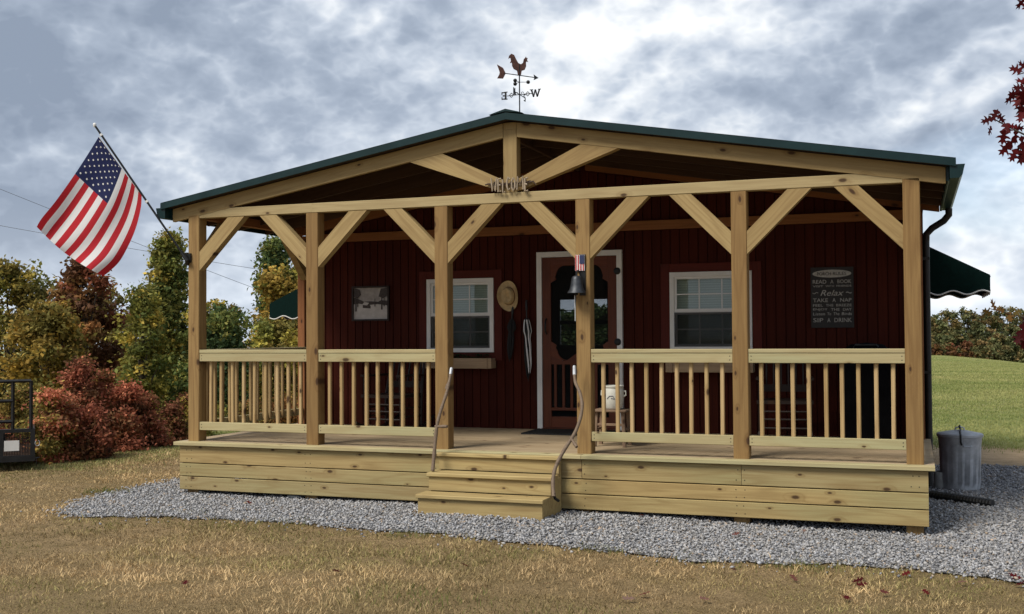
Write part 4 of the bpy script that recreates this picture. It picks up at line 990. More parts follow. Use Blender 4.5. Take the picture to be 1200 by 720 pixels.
m_.lathe(pr_, 40, (0, 0, 0), lambda th, z: (1+.04*math.cos(9*th+2*z)*(1-z/1.05))*(1/max(abs(math.cos(th)), abs(math.sin(th)))**.55)); m_.build('cover', simple('dark_cover', (.005, .005, .006), .9, 0, .3, 6, .1, .05), gr_, Wg, True)
m_ = MB(); m_.tube([(-.12, -.16, .97), (-.1, -.22, 1.0), (.1, -.22, 1.0), (.12, -.16, .97)], .009, 6); m_.build('handle', IRON, gr_, Wg, True)

# ------------------------------------------------------------------ flag on its pole
fy = -.12
pb_, pt_ = hit(219, 305, 1, -.05), hit(111, 147, 1, -.35)
fl = thing('flag_on_pole', 'american flag hanging from an angled pole on the left porch post', 'flag', (-.07, .05, 1.95))
dirp = (pt_-pb_).normalized()
m_ = MB(); m_.tube([pb_, pb_+dirp*((pt_-pb_).length)], .0115, 10); m_.build('pole', simple('pole_dark', (.02, .02, .021), .35, .5, .2, 6, .02), fl, None, True)
m_ = MB(); m_.lathe([(0, -.02), (.012, -.02), (.018, -.005), (.019, .01), (.012, .024), (0, .027)], 14); m_.build('finial', WHITE, fl, Matrix.Translation(pt_), True)
m_ = MB(); m_.bb(-.095, -.0705, -.02, .06, 1.90, 2.04); m_.bb(-.095, -.025, -.022, -.001, 1.93, 2.03); m_.tube([(-.075, -.01, 1.92), tuple(pb_), tuple(pb_+dirp*.10)], [.024, .024, .020], 10); m_.build('bracket', BLACKM, fl)
for px_, py_ in ((119, 160), (169, 233)):
    q = hit(px_, py_, 1, -.3); tt = (q-pb_).dot(dirp); c = pb_+dirp*tt; m_ = MB(); m_.tube([c-dirp*.012, c+dirp*.012], .017, 10); m_.build('ring', TRIMW, fl)
def flag_mat():
    n = NT('flag_cloth'); uv = n.new('ShaderNodeUVMap'); sp = n.new('ShaderNodeSeparateXYZ'); n.L.new(uv.outputs[0], sp.inputs[0]); u, v = sp.outputs[0], sp.outputs[1]
    s_ = n.math('MODULO', n.math('FLOOR', n.math('MULTIPLY', v, 13.0)), 2.0)     # v=0 bottom stripe: red
    c = n.mix(s_, (.46, .022, .032), (.74, .73, .74))
    inc = n.math('MULTIPLY', n.math('LESS_THAN', u, .40), n.math('GREATER_THAN', v, 6/13))
    c = n.mix(inc, c, (.018, .024, .085)); tc = n.new('ShaderNodeTexCoord')
    hem = n.math('LESS_THAN', u, .012); c = n.mix(hem, c, (.75, .74, .72))
    n.fin(c, .75, 0, .2); tl = n.new('ShaderNodeBsdfTranslucent'); n.L.new(c, tl.inputs[0]); mx = n.new('ShaderNodeMixShader'); mx.inputs[0].default_value = .25; n.L.new(n.p.outputs[0], mx.inputs[1]); n.L.new(tl.outputs[0], mx.inputs[2]); n.L.new(mx.outputs[0], n.out.inputs[0]); return n.m
def build_flag():
    # edges of the hanging cloth, as pixels at the cloth's depth
    def cur(pts, t):
        k = len(pts)-1; s_ = t*k; i = min(int(s_), k-1); f_ = s_-i; p0, p1, p2, p3 = [np.array(pts[j]) for j in (max(i-1, 0), i, i+1, min(i+2, k))]
        return .5*((2*p1)+(p2-p0)*f_+(2*p0-5*p1+4*p2-p3)*f_*f_+(3*p1-p0-3*p2+p3)*f_**3)
    topE = [(116, 160), (103, 181), (88, 204), (66, 235), (49, 256), (43, 266)]        # hoist -> fly along the upper edge
    botE = [(166, 229), (165, 244), (159, 268), (149, 291), (138, 309), (121, 324)]
    NU, NV = 44, 26; V = []; uvs = []
    def P(u, v):
        a = cur(topE, u); b = cur(botE, u); q = b+(a-b)*v
        # the fly edge bulges outwards
        q = q+np.array((-.7, .72))*(9*math.sin(math.pi*v)*max(0, u-.35)/.65)*.55
        hp = hit(q[0], q[1], 1, -.12); tt = u
        base = -.33+.20*(1-v)*1.0*(1-u*.3)
        y = base+.055*math.sin(7.0*v+3.2*u+.3)*u*1.1+.03*math.sin(13*v-4*u)*u
        return hit(q[0], q[1], 1, y)
    for i in range(NU+1):
        for j in range(NV+1): u, v = i/NU, j/NV; V.append(tuple(P(u, v))); uvs.append((u, v))
    F = [(i*(NV+1)+j, (i+1)*(NV+1)+j, (i+1)*(NV+1)+j+1, i*(NV+1)+j+1) for i in range(NU) for j in range(NV)]
    c = np.array(V).mean(0); me = bpy.data.meshes.new('flag_cloth'); me.from_pydata([tuple(np.array(q)-c) for q in V], [], F); uvl = me.uv_layers.new(name='UVMap')
    for l in me.loops: uvl.data[l.index].uv = uvs[l.vertex_index]
    me.polygons.foreach_set('use_smooth', [True]*len(F)); cloth = mesh_obj('flag_cloth', me, flag_mat(), fl, Matrix.Translation(Vector(c)))
    st_ = MB()
    for r in range(9):
        for k in range(6 if r % 2 == 0 else 5):
            u = .4*((k*2+1+(r % 2))/12); v = 1-(7/13)*((r+1)/10)
            for off in (-.004, .004):
                pts = []
                for a in range(10):
                    rr = (.0165 if a % 2 == 0 else .0075); an = math.pi/2+a*math.pi/5; q = P(min(max(u+rr*math.cos(an)*.62, 0), 1), min(max(v+rr*math.sin(an)*1.0, 0), 1)); pts.append(q+Vector((0, off, 0)))
                ctr = sum(pts, Vector())/10; st_.add([ctr]+pts, [(0, a+1, (a+1) % 10+1) for a in range(10)])
    a = np.array(st_.v); cc = a.mean(0); me = bpy.data.meshes.new('stars'); me.from_pydata([tuple(q-cc) for q in a], [], st_.f); mesh_obj('stars', me, CLOTHW, cloth, Matrix.Translation(Vector(cc)))['kind'] = 'stuff'
build_flag()

# ------------------------------------------------------------------ weathervane
vb_ = hit(609, 136, 1, .12); vx = vb_.x; vy = .12
wv = thing('weathervane', 'rooster weathervane with compass letters standing on the roof ridge', 'weathervane', (vx, vy, roofz(vx)))
def vz(py): return hit(609, py, 1, vy).z
m_ = MB(); m_.tube([(vx, vy, roofz(vx)-.005), (vx, vy, vz(76))], .0065, 8); m_.lathe([(.03, 0), (.03, .006), (.012, .014), (.008, .05), (0, .05)], 12, (vx, vy, roofz(vx))); m_.build('mast', BLACKM, wv)
zc = vz(111)
arm = MB(); arm.tube([(vx-.13, vy, zc-.004), (vx, vy, zc), (vx+.13, vy, zc)], .004, 6); arm.tube([(vx, vy-.13, zc), (vx, vy+.13, zc)], .004, 6)
for sx in (-1, 1):
    for k in range(4):
        a0, a1 = k*math.pi/2, (k+1)*math.pi/2; arm.tube([(vx+sx*.085+.022*math.cos(a0), vy, zc+.022*math.sin(a0)), (vx+sx*.085+.022*math.cos(a1), vy, zc+.022*math.sin(a1))], .0035, 5)
    arm.tube([(vx+sx*.03+.012*math.cos(t_), vy, zc+.012+.012*math.sin(t_)) for t_ in np.linspace(0, 5, 9)], .003, 5)
arm.build('compass_arms', BLACKM, wv)
def letter(pl, W, nm='compass_letter'):
    m = MB()
    for p in pl: m.prism(p, -.003, .003)
    return m.build(nm, BLACKM, wv, W)
def rc_(x0, x1, z0, z1): return [(x0, z0), (x1, z0), (x1, z1), (x0, z1)]
hE = .075
Elet = [rc_(-.014, .004, -hE/2, hE/2), rc_(.004, .036, hE/2-.011, hE/2), rc_(.004, .036, -hE/2, -hE/2+.011), rc_(.004, .026, -.006, .006), rc_(.030, .038, hE/2-.026, hE/2), rc_(.030, .038, -hE/2, -hE/2+.026), rc_(-.024, .008, hE/2-.007, hE/2+.002), rc_(-.024, .008, -hE/2-.002, -hE/2+.007)]
letter(Elet, Matrix.Translation((vx-.150, vy, zc)) @ Matrix.Scale(-1, 4, (1, 0, 0)))          # seen from behind: reversed
wl2 = [[(-.05, .037), (-.032, .037), (-.012, -.037), (-.026, -.037)], [(-.026, -.037), (-.014, -.037), (.006, .037), (-.008, .037)], [(-.008, .037), (.006, .037), (.026, -.037), (.012, -.037)], [(.012, -.037), (.026, -.037), (.05, .037), (.034, .037)], rc_(-.058, -.024, .033, .040), rc_(.026, .058, .033, .040)]
letter(wl2, Matrix.Translation((vx+.165, vy, zc)))
Rz = Matrix.Rotation(R(90), 4, 'Z')
letter([rc_(-.024, -.014, -.036, .036), rc_(.014, .024, -.036, .036), [(-.024, .036), (-.010, .036), (.024, -.036), (.010, -.036)]], Matrix.Translation((vx, vy-.15, zc)) @ Rz)
letter([rc_(-.02, .02, .027, .037), rc_(-.02, .02, -.005, .005), rc_(-.02, .02, -.037, -.027), rc_(-.022, -.012, 0, .036), rc_(.012, .022, -.036, 0)], Matrix.Translation((vx, vy+.15, zc)) @ Rz)
za = vz(88.5); Wa = Matrix.Translation((vx, vy, za)) @ Matrix.Rotation(R(52), 4, 'Z') @ Matrix.Diagonal((.88, 1, 1, 1))
ar = MB(); ar.tube([(-.21, 0, 0), (.21, 0, 0)], .0045, 6); ar.prism([(.19, -.028), (.255, 0), (.19, .028), (.20, 0)], -.003, .003); ar.build('arrow', BLACKM, wv, Wa)
tl_ = MB(); tl_.prism([(-.18, 0), (-.215, .05), (-.29, .075), (-.262, .02), (-.255, 0), (-.262, -.02), (-.29, -.06), (-.215, -.055)], -.003, .003); tl_.build('arrow_tail', RUST, wv, Wa)
roo = [(.0, 0), (.02, .0), (.03, .045), (.07, .06), (.09, .10), (.088, .145), (.105, .155), (.118, .15), (.104, .17), (.112, .195), (.098, .19), (.088, .205), (.078, .19), (.062, .178), (.05, .135), (.02, .115), (-.015, .125), (-.045, .165), (-.07, .205), (-.105, .215), (-.135, .19), (-.145, .155), (-.118, .17), (-.11, .14), (-.125, .11), (-.098, .12), (-.095, .085), (-.075, .055), (-.03, .04), (-.02, 0)]
rb = MB(); rb.prism([(x*.85, z*.92) for x, z in roo], -.003, .003); rb.build('rooster', RUST, wv, Matrix.Translation((vx, vy, za+.005)) @ Matrix.Rotation(R(50), 4, 'Z'))
zs = vz(96.5); cp = MB()
for k in range(3):
    a = R(20+120*k); e = (vx+.085*math.cos(a), vy+.085*math.sin(a), zs); cp.tube([(vx, vy, zs), e], .003, 5); cp.lathe([(0, -.02), (.014, -.014), (.02, 0), (.014, .014), (0, .02)], 12, e)
cp.build('spinning_cups', BLACKM, wv)

# ------------------------------------------------------------------ trash can, pipe, block
cc = ground_hit(1125, 574); cb = Vector((7.775, 3.02, gzf(7.8, 3.02)+.006))
can = thing('trash_can', 'galvanised steel trash can with lid standing on the gravel', 'trash can', cb); Wc = WM[can] @ Matrix.Diagonal((.95, .95, .90, 1))
m_ = MB(); wob = lambda th, z: 1+(.022*(1 if math.sin(th*16) > 0 else 0) if .10 < z < .56 else 0)
m_.lathe([(0, .0), (.205, .0), (.212, .02), (.209, .04), (.212, .10), (.213, .101), (.228, .56), (.230, .561), (.236, .62), (.240, .64), (.236, .66)], 96, (0, 0, 0), wob); m_.build('body', GALV, can, Wc, True)
m_ = MB(); m_.lathe([(.245, .640), (.252, .645), (.252, .672), (.240, .682), (.20, .690), (.10, .712), (.03, .722), (0, .722)], 40); m_.build('lid', GALV, can, Wc, True)
m_ = MB(); m_.tube([(-.05, 0, .715), (-.045, 0, .745), (0, 0, .76), (.045, 0, .745), (.05, 0, .715)], .009, 8); m_.build('lid_handle', GALV, can, Wc, True)
m_ = MB(); m_.tube([(0, .0, .775), (-.005, -.03, .765), (.005, -.06, .735), (.0, -.16, .705), (.0, -.255, .675), (.0, -.262, .60), (.01, -.255, .56)], .011, 8); m_.build('bungee_strap', BLACKP, can, Wc, True)
m_ = MB(); m_.tube([(.03, -.232, .55), (.035, -.262, .545), (.11, -.245, .545), (.115, -.215, .55)], .007, 6); m_.build('side_handle', GALV, can, Wc, True)
p0 = hit(1091, 585, 2, -.53); p1 = hit(1158, 592, 2, -.53)
m_ = MB(); n_ = 40
a0 = Vector((7.46, 2.15, -.545)); P = [a0.lerp(Vector((8.02, 1.78, -.56)), k/n_) for k in range(n_+1)]
m_.tube(P, [.046 if k % 2 else .040 for k in range(n_+1)], 10); 
tag(m_.build('drain_pipe', BLACKP, None, None, False), 'black corrugated drain pipe lying on the gravel beside the porch', 'pipe')
m_ = MB(); m_.lathe([(0, 0), (.07, 0), (.075, .01), (.075, .18), (.068, .185), (.06, .18), (.058, .02), (0, .02)], 20); wp = Vector((7.575, 3.0, gzf(7.5, 2.9)+.01)); 
tag(m_.build('grey_canister', CONC, None, Matrix.Translation(wp), True), 'small light grey canister standing between porch deck and trash can', 'canister')

# ------------------------------------------------------------------ trailer at the left edge
def build_trailer():
    c = ground_hit(41, 552); ctr = Vector((c.x, c.y, gzf(c.x, c.y))); v = Vector((CAM.x-c.x, CAM.y-c.y, 0)).normalized(); rz = math.atan2(v.y, v.x)+math.pi/2
    t_ = thing('utility_trailer', 'black utility trailer with raised mesh ramp gate at the edge of the lawn', 'trailer', ctr, rz); W0 = WM[t_]
    # local frame: +x right in the picture, -y towards the viewer, origin at the right rear corner on the ground
    k = c.length and 1/((c-CAM).dot(cf)/FPX)      # pixels per metre here
    def X(px): return (px-41)/k
    def Z(py): return (552-py)/k
    def part(mb, n, m=BLACKM): return mb.build(n, m, t_, W0)
    w = -1.75
    m_ = MB(); m_.bb(w, X(41), 0, .07, Z(541), Z(534)); m_.bb(w, X(41), 0, .06, Z(507), Z(503)); m_.bb(X(36), X(41), .0, .06, Z(534), Z(507)); m_.bb(X(2), X(7), .0, .06, Z(534), Z(507)); m_.bb(w, w+.05, 0, .06, Z(534), Z(507)); part(m_, 'rear_frame')
    m_ = MB()
    for i in range(18): xx = X(7)+(X(36)-X(7))*i/17; m_.tube([(xx, .03, Z(534)), (xx, .03, Z(507))], .004, 4)
    for i in range(18): zz = Z(534)+(Z(507)-Z(534))*i/17; m_.tube([(X(7), .034, zz), (X(36), .034, zz)], .004, 4)
    part(m_, 'mesh_panel')
    m_ = MB(); m_.bb(X(8), X(24), -.008, -.002, Z(528), Z(516)); part(m_, 'plate', WHITE)
    m_ = MB(); r = .022
    for a, b in (((X(36.5), Z(503)), (X(36.5), Z(447))), ((X(17), Z(503)), (X(17), Z(447))), ((X(36.5), Z(447)), (w, Z(447))), ((X(17), Z(470)), (w, Z(470))), ((X(17), Z(494)), (w, Z(494))), ((w, Z(503)), (w, Z(447)))): m_.tube([(a[0], .03, a[1]), (b[0], .03, b[1])], r, 4)
    part(m_, 'ramp_gate')
    m_ = MB(); m_.bb(w, X(41)-.02, .08, 2.9, Z(541)+.01, Z(537)+.01); part(m_, 'bed', W_DARK)
    for xx in (X(41)-.03, w+.02):
        m_ = MB(); m_.bb(xx-.025, xx+.025, .08, 2.9, Z(541), Z(534)); m_.bb(xx-.025, xx+.025, .08, 2.9, Z(507), Z(503)); 
        for i in range(5): m_.bb(xx-.024, xx+.024, .1+i*.69, .14+i*.69, Z(534), Z(507))
        part(m_, 'side_frame')
    for xx in (X(41)-.45, w+.25):
        m_ = MB(); m_.lathe([(0, -.07), (.16, -.07), (.20, -.05), (.215, 0), (.20, .05), (.16, .07), (0, .07)], 28)
        p_ = W0 @ Vector((xx, 1.7, 0)); zg = gzf(p_.x, p_.y); Wt = W0 @ Matrix.Translation((xx, 1.7, .215+zg-ctr.z)) @ Matrix.Rotation(R(90), 4, 'Y'); m_.build('wheel', RUBBER, t_, Wt, True)
    m_ = MB(); m_.tube([(X(43.5)+.028*math.sin(a), -.01, Z(520)+.035*math.cos(a)) for a in np.linspace(.3, 5.6, 14)], .005, 6); part(m_, 'chain_ring', GALV)
    m_ = MB(); m_.tube([(X(40), .02, Z(538)), (X(46), .02, Z(537))], [.02, .008], 6); m_.tube([(X(42.5), -.01, Z(538)), (X(42.5), -.01, Z(545))], .004, 5); part(m_, 'latch_pin')
build_trailer()

# ------------------------------------------------------------------ trees
PAL = {'olive': [(0.301, 0.232, 0.063), (0.226, 0.188, 0.053), (0.352, 0.251, 0.069), (0.176, 0.157, 0.048)], 'redbrown': [(0.228, 0.083, 0.047), (0.175, 0.081, 0.040), (0.134, 0.067, 0.038), (0.215, 0.114, 0.047)],
       'red': [(.46, .165, .095), (.38, .13, .08), (.50, .21, .11), (.30, .16, .08)], 'green': [(0.128, 0.158, 0.045), (0.174, 0.188, 0.052), (0.226, 0.211, 0.060), (0.091, 0.118, 0.038)],
       'dkgreen': [(0.054, 0.087, 0.036), (0.075, 0.113, 0.043), (0.103, 0.128, 0.052)], 'yellow': [(0.470, 0.302, 0.067), (0.381, 0.263, 0.062), (0.302, 0.202, 0.050), (0.224, 0.179, 0.050)],
       'rust': [(0.309, 0.141, 0.052), (0.242, 0.119, 0.046), (0.188, 0.113, 0.043)], 'yelgreen': [(0.346, 0.293, 0.063), (0.249, 0.241, 0.058), (0.166, 0.180, 0.052), (0.451, 0.332, 0.073)], 'faroak': [(0.168, 0.155, 0.067), (0.202, 0.161, 0.067), (0.134, 0.134, 0.060), (0.222, 0.155, 0.067)],
       'fargreen': [(0.121, 0.134, 0.060), (0.148, 0.155, 0.067), (0.101, 0.114, 0.054)]}  # faroak and fargreen are desaturated: distance haze mixed into the leaf colour
def tree(name, label, cat, base, h, w, palette, nleaf, leaf, shape='round', lo=.05, group=None, pal2=None, skirt=False):
    """base on the terrain; crown from lo*h to h, width w"""
    t_ = thing(name, label, cat, base, 0, group); bx, by, bz_ = base
    def prof(z, m):
        if shape == 'cone': return np.clip(1.0-z, .05, 1)**.8*np.clip(z/.10+.45, 0, 1)
        if shape == 'shrub': return np.clip(1-z, 0, 1)**.6*.9+.1
        return np.sqrt(np.clip(1-(2*z-1)**2*np.where(z > .5, 1, .72), .02, 1))
    nleaf = int(nleaf*1.9); leaf *= .98
    nl = 9 if shape == 'shrub' else (46 if shape == 'cone' else 26)
    zl = (np.arange(nl)+rng.uniform(0, 1, nl))/nl; zl = zl**(1.2 if shape == 'shrub' else .95); th = np.arange(nl)*2.4+rng.uniform(-.6, .6, nl); rr = prof(zl, nl)*(.35+.5*rng.random(nl))
    lobe = np.stack([rr*np.cos(th)*w/2, rr*np.sin(th)*w/2, h*(lo+(1-lo)*zl*.93)], -1); lr = (.16+.14*rng.random(nl))*w*np.clip(1.15-zl*(.75 if shape == 'cone' else .45), .25, 1)
    nc = max(30, nleaf//26); li = rng.integers(0, nl, nc); dv = rng.normal(size=(nc, 3)); dv /= np.linalg.norm(dv, axis=1)[:, None]; dv *= (rng.random(nc)**.5)[:, None]*np.array((1, 1, .75))
    out = np.where(rng.random(nc) < .06, 1.55, 1.0)[:, None]                       # a few sprays stick out
    C = lobe[li]+dv*lr[li][:, None]*out+np.array((bx, by, bz_))
    cr_s = w*.036+.045; per = max(4, nleaf//nc)
    pts = np.repeat(C, per, 0)+rng.normal(size=(nc*per, 3))*np.array((cr_s, cr_s, cr_s*.75))
    # ragged tip twigs
    pal = np.array(PAL[palette]); ci = (li*3+rng.integers(0, 2, nc)) % len(pal); cc_ = pal[ci].copy()
    if pal2 is not None: mk = (rng.random(nl) < .3)[li] ^ (rng.random(nc) < .12); p2 = np.array(PAL[pal2]); cc_[mk] = p2[rng.integers(0, len(p2), mk.sum())]
    cc_ *= rng.uniform(.8, 1.2, (nc, 1))*rng.uniform(.72, 1.3, nl)[li][:, None]; LC = np.repeat(cc_, per, 0)
    k = pts[:, 2] > gz(pts[:, 0], pts[:, 1])+.02; pts, LC = pts[k], LC[k]
    leaf_cloud('crown', pts, leaf, [LC], t_)
    m_ = MB(); r0 = max(.03, h*.018); top = bz_+h*(.9 if shape == 'cone' else .72)
    m_.tube([(bx, by, bz_-.1), (bx+.02*w, by, bz_+(top-bz_)*.4), (bx-.02*w, by, top)], [r0, r0*.7, r0*.15], 7)
    B0 = np.array((bx, by, bz_))
    for i in range(nl):
        e = lobe[i]+B0; zb = bz_+(e[2]-bz_)*rng.uniform(.35, .7); md = ((bx+e[0])/2, (by+e[1])/2, (zb+e[2])/2+.03*h)
        m_.tube([(bx, by, zb), md, tuple(e)], [r0*.42, r0*.28, r0*.10], 5)
    for i in rng.choice(nc, min(nc, 40), False):
        e0 = lobe[li[i]]+B0; m_.tube([tuple(e0), tuple(C[i]+(C[i]-e0)*.25)], [r0*.13, r0*.05], 4)
    m_.build('trunk', BARK, t_, None, True); return t_
def px_tree(name, label, cat, px, ytop, wpx, D, pal, nleaf, leaf, shape='round', lo=.05, group=None, pal2=None):
    q = atD(px, 395, D); zg = gzf(q.x, q.y); top = atD(px, ytop, D).z; tree(name, label, cat, (q.x, q.y, zg), top-zg, wpx*D/FPX, pal, nleaf, leaf, shape, lo, group, pal2)
GL = 'trees beyond the lawn crest'
px_tree('olive_tree', 'broad olive-yellow tree at the left edge above the trailer', 'tree', 14, 298, 130, 30, 'olive', 9500, .15, 'round', .02, GL, 'yelgreen')
px_tree('olive_tree', 'olive-yellow tree right of the trailer below the flag', 'tree', 58, 350, 100, 27, 'olive', 7000, .14, 'round', .02, GL, 'yellow')
px_tree('red_tree', 'dark red-brown tree top showing just below the flag', 'tree', 98, 284, 88, 29.5, 'redbrown', 7500, .16, 'round', .1, GL, 'rust')
px_tree('red_tree', 'rust-brown tree between the flag and the tall green tree', 'tree', 124, 328, 95, 35, 'redbrown', 5500, .15, 'round', .02, GL, 'olive')
px_tree('green_tree', 'tall conical green tree just left of the porch', 'tree', 197, 264, 108, 29, 'green', 12000, .13, 'cone', .0, GL, 'yelgreen')
px_tree('olive_tree', 'yellow-green sapling beside the tall conical tree', 'tree', 168, 330, 70, 26, 'yelgreen', 4500, .12, 'round', .02, GL, 'green')
px_tree('green_tree', 'tall green tree seen through the left porch bay', 'tree', 322, 266, 100, 33, 'green', 11000, .14, 'cone', .0, GL, 'dkgreen')
px_tree('yellow_tree', 'golden yellow tree seen through the left porch bay', 'tree', 340, 308, 95, 28, 'yellow', 7500, .13, 'round', .05, GL, 'yelgreen')
px_tree('yellow_tree', 'small yellowing tree behind the left porch railing', 'tree', 262, 343, 60, 31, 'yelgreen', 3600, .13, 'round', .02, GL, 'yellow')
px_tree('dark_bush', 'dark green bush behind the left porch railing', 'bush', 262, 358, 90, 24, 'dkgreen', 5000, .11, 'round', .0, GL, 'green')
px_tree('olive_tree', 'olive tree under the green awning left of the cabin', 'tree', 325, 372, 90, 26, 'yelgreen', 4500, .12, 'round', .0, GL, 'olive')
px_tree('green_tree', 'green tree close behind the left porch corner', 'tree', 238, 352, 60, 27, 'green', 3600, .12, 'round', .0, GL, 'yelgreen')
GS = 'red shrubs along the lawn crest'
for px_, yt_, wp_, D_, lb, p1_, p2_ in ((56, 452, 56, 14.9, 'reddish shrub right behind the trailer', 'red', 'olive'), (92, 418, 60, 16.2, 'tallest brick-red shrub on the lawn crest', 'red', 'redbrown'), (120, 428, 52, 16.6, 'brick-red shrub just right of the tallest red shrub', 'red', 'rust'), (146, 446, 56, 16.5, 'sprawling red shrub in the middle of the lawn crest', 'red', 'redbrown'), (172, 466, 56, 17.0, 'low brown-red shrub left of the porch post', 'redbrown', 'red'), (200, 478, 44, 17.8, 'low rusty shrub touching the left porch post', 'redbrown', 'olive'), (218, 466, 50, 18.4, 'low olive shrub behind the left porch post', 'yelgreen', 'redbrown'), (20, 452, 70, 16.0, 'olive-brown shrub seen through the trailer gate', 'olive', 'red'), (104, 480, 60, 15.4, 'small red shrub at the foot of the taller ones', 'red', 'redbrown'), (76, 468, 52, 15.2, 'small rusty shrub beside the trailer hook', 'rust', 'red'), (245, 480, 60, 20.5, 'low yellow-green shrub behind the balusters of the left bay', 'yelgreen', 'green'), (290, 476, 70, 21, 'low olive shrub behind the balusters of the left bay', 'olive', 'rust'), (335, 470, 60, 21.5, 'low rusty shrub behind the balusters of the left bay', 'rust', 'olive')):
    px_tree('red_shrub' if p1_ in ('red', 'redbrown') else 'low_shrub', lb, 'shrub', px_, yt_, wp_, D_, p1_, 3200, .058, 'shrub', .0, GS, p2_)
# far wood edge on the right: each crown its own tree
GF = 'far trees beyond the field'
far = [(1092, 368, 34, 205, 'faroak'), (1112, 362, 40, 214, 'fargreen'), (1134, 360, 42, 220, 'faroak'), (1160, 366, 44, 210, 'fargreen'), (1178, 358, 40, 222, 'faroak'), (1200, 362, 46, 208, 'faroak'), (1225, 358, 46, 214, 'fargreen'), (1104, 378, 30, 190, 'faroak'), (1148, 380, 34, 188, 'faroak'), (1186, 382, 36, 186, 'fargreen'), (1122, 388, 34, 184, 'fargreen'), (1168, 392, 34, 182, 'faroak'), (1075, 366, 40, 214, 'fargreen'), (1050, 362, 44, 220, 'faroak'), (1250, 362, 44, 210, 'faroak')]
nm_ = ['leftmost far tree right of the downspout', 'far green tree above the trash can', 'far rust-brown tree, tallest above the trash can', 'far green tree under the awning tip', 'far brown tree near the right edge', 'far brown tree at the right edge', 'far green tree at the picture edge', 'small brown tree at the field edge right of the downspout', 'small brown tree at the field edge below the awning tip', 'small green tree at the field edge near the right edge', 'small green tree in the middle of the field edge', 'small brown tree right of the middle of the field edge', 'far green tree half hidden by the porch post', 'far brown tree hidden behind the porch', 'far brown tree beyond the picture edge']
for (px_, yt_, wp_, D_, pl), lb in zip(far, nm_): px_tree('far_tree', lb, 'tree', px_, yt_, wp_, D_, pl, 1700, .62, 'round', .0, GF, 'fargreen' if pl == 'faroak' else 'faroak')
for px_, lb in ((1094, 'dark red hedge clump right of the downspout at the field edge'), (1112, 'dark red hedge clump above the trash can at the field edge'), (1132, 'dark red hedge clump at the field edge left of the picture middle gap')):
    px_tree('hedge_shrub', lb, 'shrub', px_, 402, 26, 176, 'redbrown', 900, .45, 'shrub', .0, 'red hedge along the field edge', 'faroak')
for px_, lb in ((1156, 'olive hedge clump at the field edge below the awning tip'), (1178, 'olive hedge clump at the field edge near the right edge'), (1200, 'olive hedge clump at the field edge on the right edge')):
    px_tree('hedge_shrub', lb, 'shrub', px_, 408, 30, 174, 'faroak', 900, .5, 'shrub', .0, 'olive hedge along the field edge', 'fargreen')
# trees behind the cabin, seen through door and back window
for i, px_ in enumerate((640, 662, 684, 704, 726)):
    px_tree('rear_tree', 'green tree behind the cabin seen through the door and back window', 'tree', px_, (364, 360, 363, 358, 364)[i], 52, 62, 'dkgreen', 3200, .30, 'round', .0, 'trees seen through the back window', 'dkgreen')

# ------------------------------------------------------------------ red oak reaching in at the right
def oak_leaf():
    half = [(0, 0), (.05, .12), (.22, .16), (.30, .26), (.13, .32), (.10, .42), (.32, .50), (.46, .64), (.20, .60), (.11, .68), (.22, .82), (.26, .95), (.09, .86), (0, 1.08)]
    pts = half+[(-x, y) for x, y in reversed(half[1:-1])]
    V = [(x, y-.5, .06*abs(x)+.10*(y-.5)**2) for x, y in pts]; n = len(V); V.append((0, 0, 0)); V += [(0, -.72, .03)]
    F = [(n, i, (i+1) % n) for i in range(n)]
    me = bpy.data.meshes.new('leaf'); me.from_pydata(V, [], F); return me
def red_leaf_mat(name, a, b):
    n = NT(name); oi = n.new('ShaderNodeObjectInfo'); v = n.coord(rand=7); c = n.mix(oi.outputs['Random'], a, b); c = n.mix(n.math('MULTIPLY', n.noise(v, 5, 3), .4), c, (.06, .012, .012)); n.fin(c, .6, 0, .12)
    tl = n.new('ShaderNodeBsdfTranslucent'); n.L.new(c, tl.inputs[0]); mx = n.new('ShaderNodeMixShader'); mx.inputs[0].default_value = .3; n.L.new(n.p.outputs[0], mx.inputs[1]); n.L.new(tl.outputs[0], mx.inputs[2]); n.L.new(mx.outputs[0], n.out.inputs[0]); return n.m
REDLEAF = red_leaf_mat('red_oak_leaf', (.12, .008, .010), (.05, .005, .007)); BROWNLEAF = red_leaf_mat('fallen_leaf', (.16, .045, .035), (.30, .20, .16)); OLIVELEAF = red_leaf_mat('turning_leaf', (.14, .12, .03), (.22, .11, .03))
LM = oak_leaf(); LM.materials.append(REDLEAF); LM2 = oak_leaf(); LM2.materials.append(BROWNLEAF); LM3 = oak_leaf(); LM3.materials.append(OLIVELEAF)
